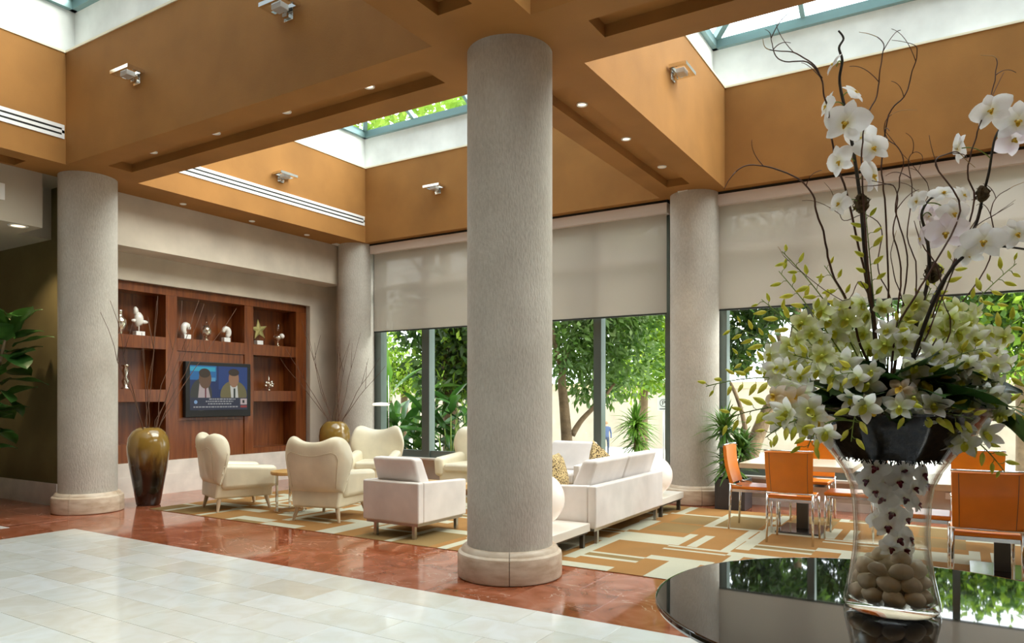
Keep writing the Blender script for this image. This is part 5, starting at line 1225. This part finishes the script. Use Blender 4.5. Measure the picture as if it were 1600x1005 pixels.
# broad-leaved plants in the bed
M['banana'] = leafmat('banana_leaf', (.05, .16, .015), (.14, .32, .03), .35, .3, vs=2, gloss=.5); M['helic'] = leafmat('heliconia_leaf', (.02, .075, .012), (.06, .17, .025), .3, .3, vs=2, gloss=.5)
BAN = broad_leaf(1.25, .17, M['banana'], curl=.35, n=9, fold=.35); HEL = broad_leaf(.85, .095, M['helic'], curl=.30, n=8, fold=.4)
def clump(nm, px, d, n, me, stem, label, spread, seed, Lm=1.0, up=.9):
    v = atY(px, 700, d); t = thing(nm, label, 'plant', (v.x, v.y, -.06), 0, 'broad-leaved plants in the planting bed'); rk = random.Random(seed); st = MB()
    for k in range(n):
        a = rk.uniform(0, 2 * PI); h = rk.uniform(.25, 1) * stem * 1.25; r = rk.uniform(.02, .18) * spread; p = Vector((-math.sin(a) * r, math.cos(a) * r, h)); st.tube([(p.x * .3, p.y * .3, 0), (p.x * .8, p.y * .8, h * .6), p], [.02, .015, .010], 5)
        mesh_obj('leaf', me, t, p, (rk.uniform(.35, 1.35) * up, rk.uniform(-.4, .4), a), Lm * rk.uniform(.7, 1.15))
    st.obj('stalks', M['stem_green'], t, smooth=True)
clump('banana_plant', 606, 11.9, 9, BAN, 1.7, 'banana plant with upright pale leaves at the left window jamb', 1.5, 31, 1.0)
clump('banana_plant', 645, 12.6, 8, BAN, 1.5, 'banana plant with drooping leaves in the middle of the left pane', 1.5, 32, .9)
for k, (px, d, n, h, l) in enumerate(((598, 11.6, 14, .9, 'left of the floor lamp pole'), (622, 11.5, 16, .85, 'just right of the floor lamp pole'), (648, 11.3, 16, .8, 'left of the dark window bar'), (676, 11.6, 15, .95, 'right of the dark window bar'), (704, 11.3, 15, 1.0, 'above the half-hidden armchair'), (730, 11.7, 14, 1.1, 'at the edge of the near column'))):
    clump('heliconia_plant', px, d, n, HEL, h, 'dark heliconia clump outside, ' + l, 1.6, 40 + k, 1.0)
def out_palm():
    v = atD(993, 662, 12.0); t = thing('yucca_plant', 'spiky yucca outside the window beyond the white sofa', 'plant', (v.x, v.y, -.06)); MB().tube([(0, 0, 0), (.02, 0, .6), (.0, 0, v.z + .06)], [.06, .05, .04], 8).obj('trunk', M['trunk'], t, smooth=True)
    sword_cluster(120, .50, .020, .30, seed=77).obj('leaf_head', M['yucca'], t, smooth=True, loc=(0, 0, v.z + .08))['kind'] = 'stuff'
    sword_cluster(70, .42, .018, .45, seed=78).obj('leaf_head', M['yucca'], t, smooth=True, loc=(.02, 0, v.z - .22))['kind'] = 'stuff'
M['yucca'] = leafmat('yucca_leaf', (.07, .17, .02), (.22, .40, .05), .3, .35)
out_palm()

# parking sign
v = atD(1037, 631, 18); sg = thing('parking_sign', 'small white square sign on a post outside, by the window column', 'sign', (v.x, v.y, GZ), YAW * .5)
MB().tube([(0, .02, 0), (0, .02, v.z - GZ + .15)], .022, 8).obj('post', M['steel'], sg, smooth=True); MB().box(-.15, .15, -.01, .01, v.z - GZ - .17, v.z - GZ + .16).obj('panel', M['white_paint'], sg)
b = MB(); b.tube([(.09 * math.cos(a), -.012, v.z - GZ + .02 + .09 * math.sin(a)) for a in np.linspace(0, 2 * PI, 25)], .007, 4); b.box(-.10, .10, -.013, -.010, v.z - GZ - .14, v.z - GZ - .12); b.obj('ring', M['black'], sg)
fc = bpy.data.curves.new('letter', 'FONT'); fc.body = 'P'; fc.size = .16; fc.align_x = 'CENTER'; tmp = bpy.data.objects.new('tmp', fc); COL.objects.link(tmp); bpy.context.view_layer.update()
me = bpy.data.meshes.new_from_object(tmp); bpy.data.objects.remove(tmp); me.materials.clear(); me.materials.append(M['black']); mesh_obj('letter', me, sg, (0, -.013, v.z - GZ - .035), (PI / 2, 0, 0))

# passer-by far outside
def person():
    v = atD(947, 700, 36.5); t = thing('person', 'person in dark blue clothes walking outside, seen between the window bars', 'person', (v.x, v.y, GZ), .5)
    J = {'pel': (0, 0, .95), 'spi': (0, 0, 1.15), 'che': (0, -.01, 1.36), 'nek': (0, 0, 1.50), 'hed': (0, -.02, 1.60), 'top': (0, -.02, 1.70), 'ls': (-.19, 0, 1.42), 'le': (-.24, .03, 1.14), 'lh': (-.22, -.10, .90), 'rs': (.19, 0, 1.42), 're': (.25, .02, 1.14), 'rh': (.24, -.08, .90),
         'lp': (-.10, 0, .92), 'lk': (-.11, -.10, .50), 'la': (-.11, .02, .08), 'lt': (-.11, -.14, .04), 'rp': (.10, 0, .92), 'rk': (.11, .02, .50), 'ra': (.11, .16, .08), 'rt': (.11, .02, .04)}
    R = {'pel': .15, 'spi': .14, 'che': .16, 'nek': .06, 'hed': .095, 'top': .07, 'ls': .075, 'le': .05, 'lh': .04, 'rs': .075, 're': .05, 'rh': .04, 'lp': .10, 'lk': .07, 'la': .05, 'lt': .04, 'rp': .10, 'rk': .07, 'ra': .05, 'rt': .04}
    E = [('pel', 'spi'), ('spi', 'che'), ('che', 'nek'), ('nek', 'hed'), ('hed', 'top'), ('che', 'ls'), ('ls', 'le'), ('le', 'lh'), ('che', 'rs'), ('rs', 're'), ('re', 'rh'), ('pel', 'lp'), ('lp', 'lk'), ('lk', 'la'), ('la', 'lt'), ('pel', 'rp'), ('rp', 'rk'), ('rk', 'ra'), ('ra', 'rt')]
    ks = list(J); me = bpy.data.meshes.new('body'); me.from_pydata([J[k] for k in ks], [(ks.index(a), ks.index(c)) for a, c in E], []); o = bpy.data.objects.new('body', me); link(o, t)
    sk = o.modifiers.new('skin', 'SKIN'); 
    for i, k in enumerate(ks): d = me.skin_vertices[0].data[i]; d.radius = (R[k], R[k] * .8); d.use_root = (k == 'pel')
    sb = o.modifiers.new('sub', 'SUBSURF'); sb.levels = 1; sb.render_levels = 2
    m, tt, p = nt('person_clothes'); tc = N(tt, 'ShaderNodeTexCoord'); sx = N(tt, 'ShaderNodeSeparateXYZ'); tt.links.new(tc.outputs['Object'], sx.inputs[0])
    dv = N(tt, 'ShaderNodeMath', operation='DIVIDE'); dv.inputs[1].default_value = 1.8; tt.links.new(sx.outputs[2], dv.inputs[0])
    r = ramp(tt, dv.outputs[0], [(0, (.02, .02, .02)), (.05, (.03, .045, .08)), (.53, (.05, .08, .16)), (.83, (.45, .28, .20)), (.93, (.20, .10, .05))]); r.color_ramp.interpolation = 'CONSTANT'; tt.links.new(r.outputs[0], p.inputs['Base Color']); p.inputs['Roughness'].default_value = .8; me.materials.append(m)
    b = MB(); b.ball((0, .01, 1.66), .105, .115, .10, 12, 8); b.obj('hair', pm('hair', (.25, .13, .06), .7), t, smooth=True)
person()
bpy.context.view_layer.update()
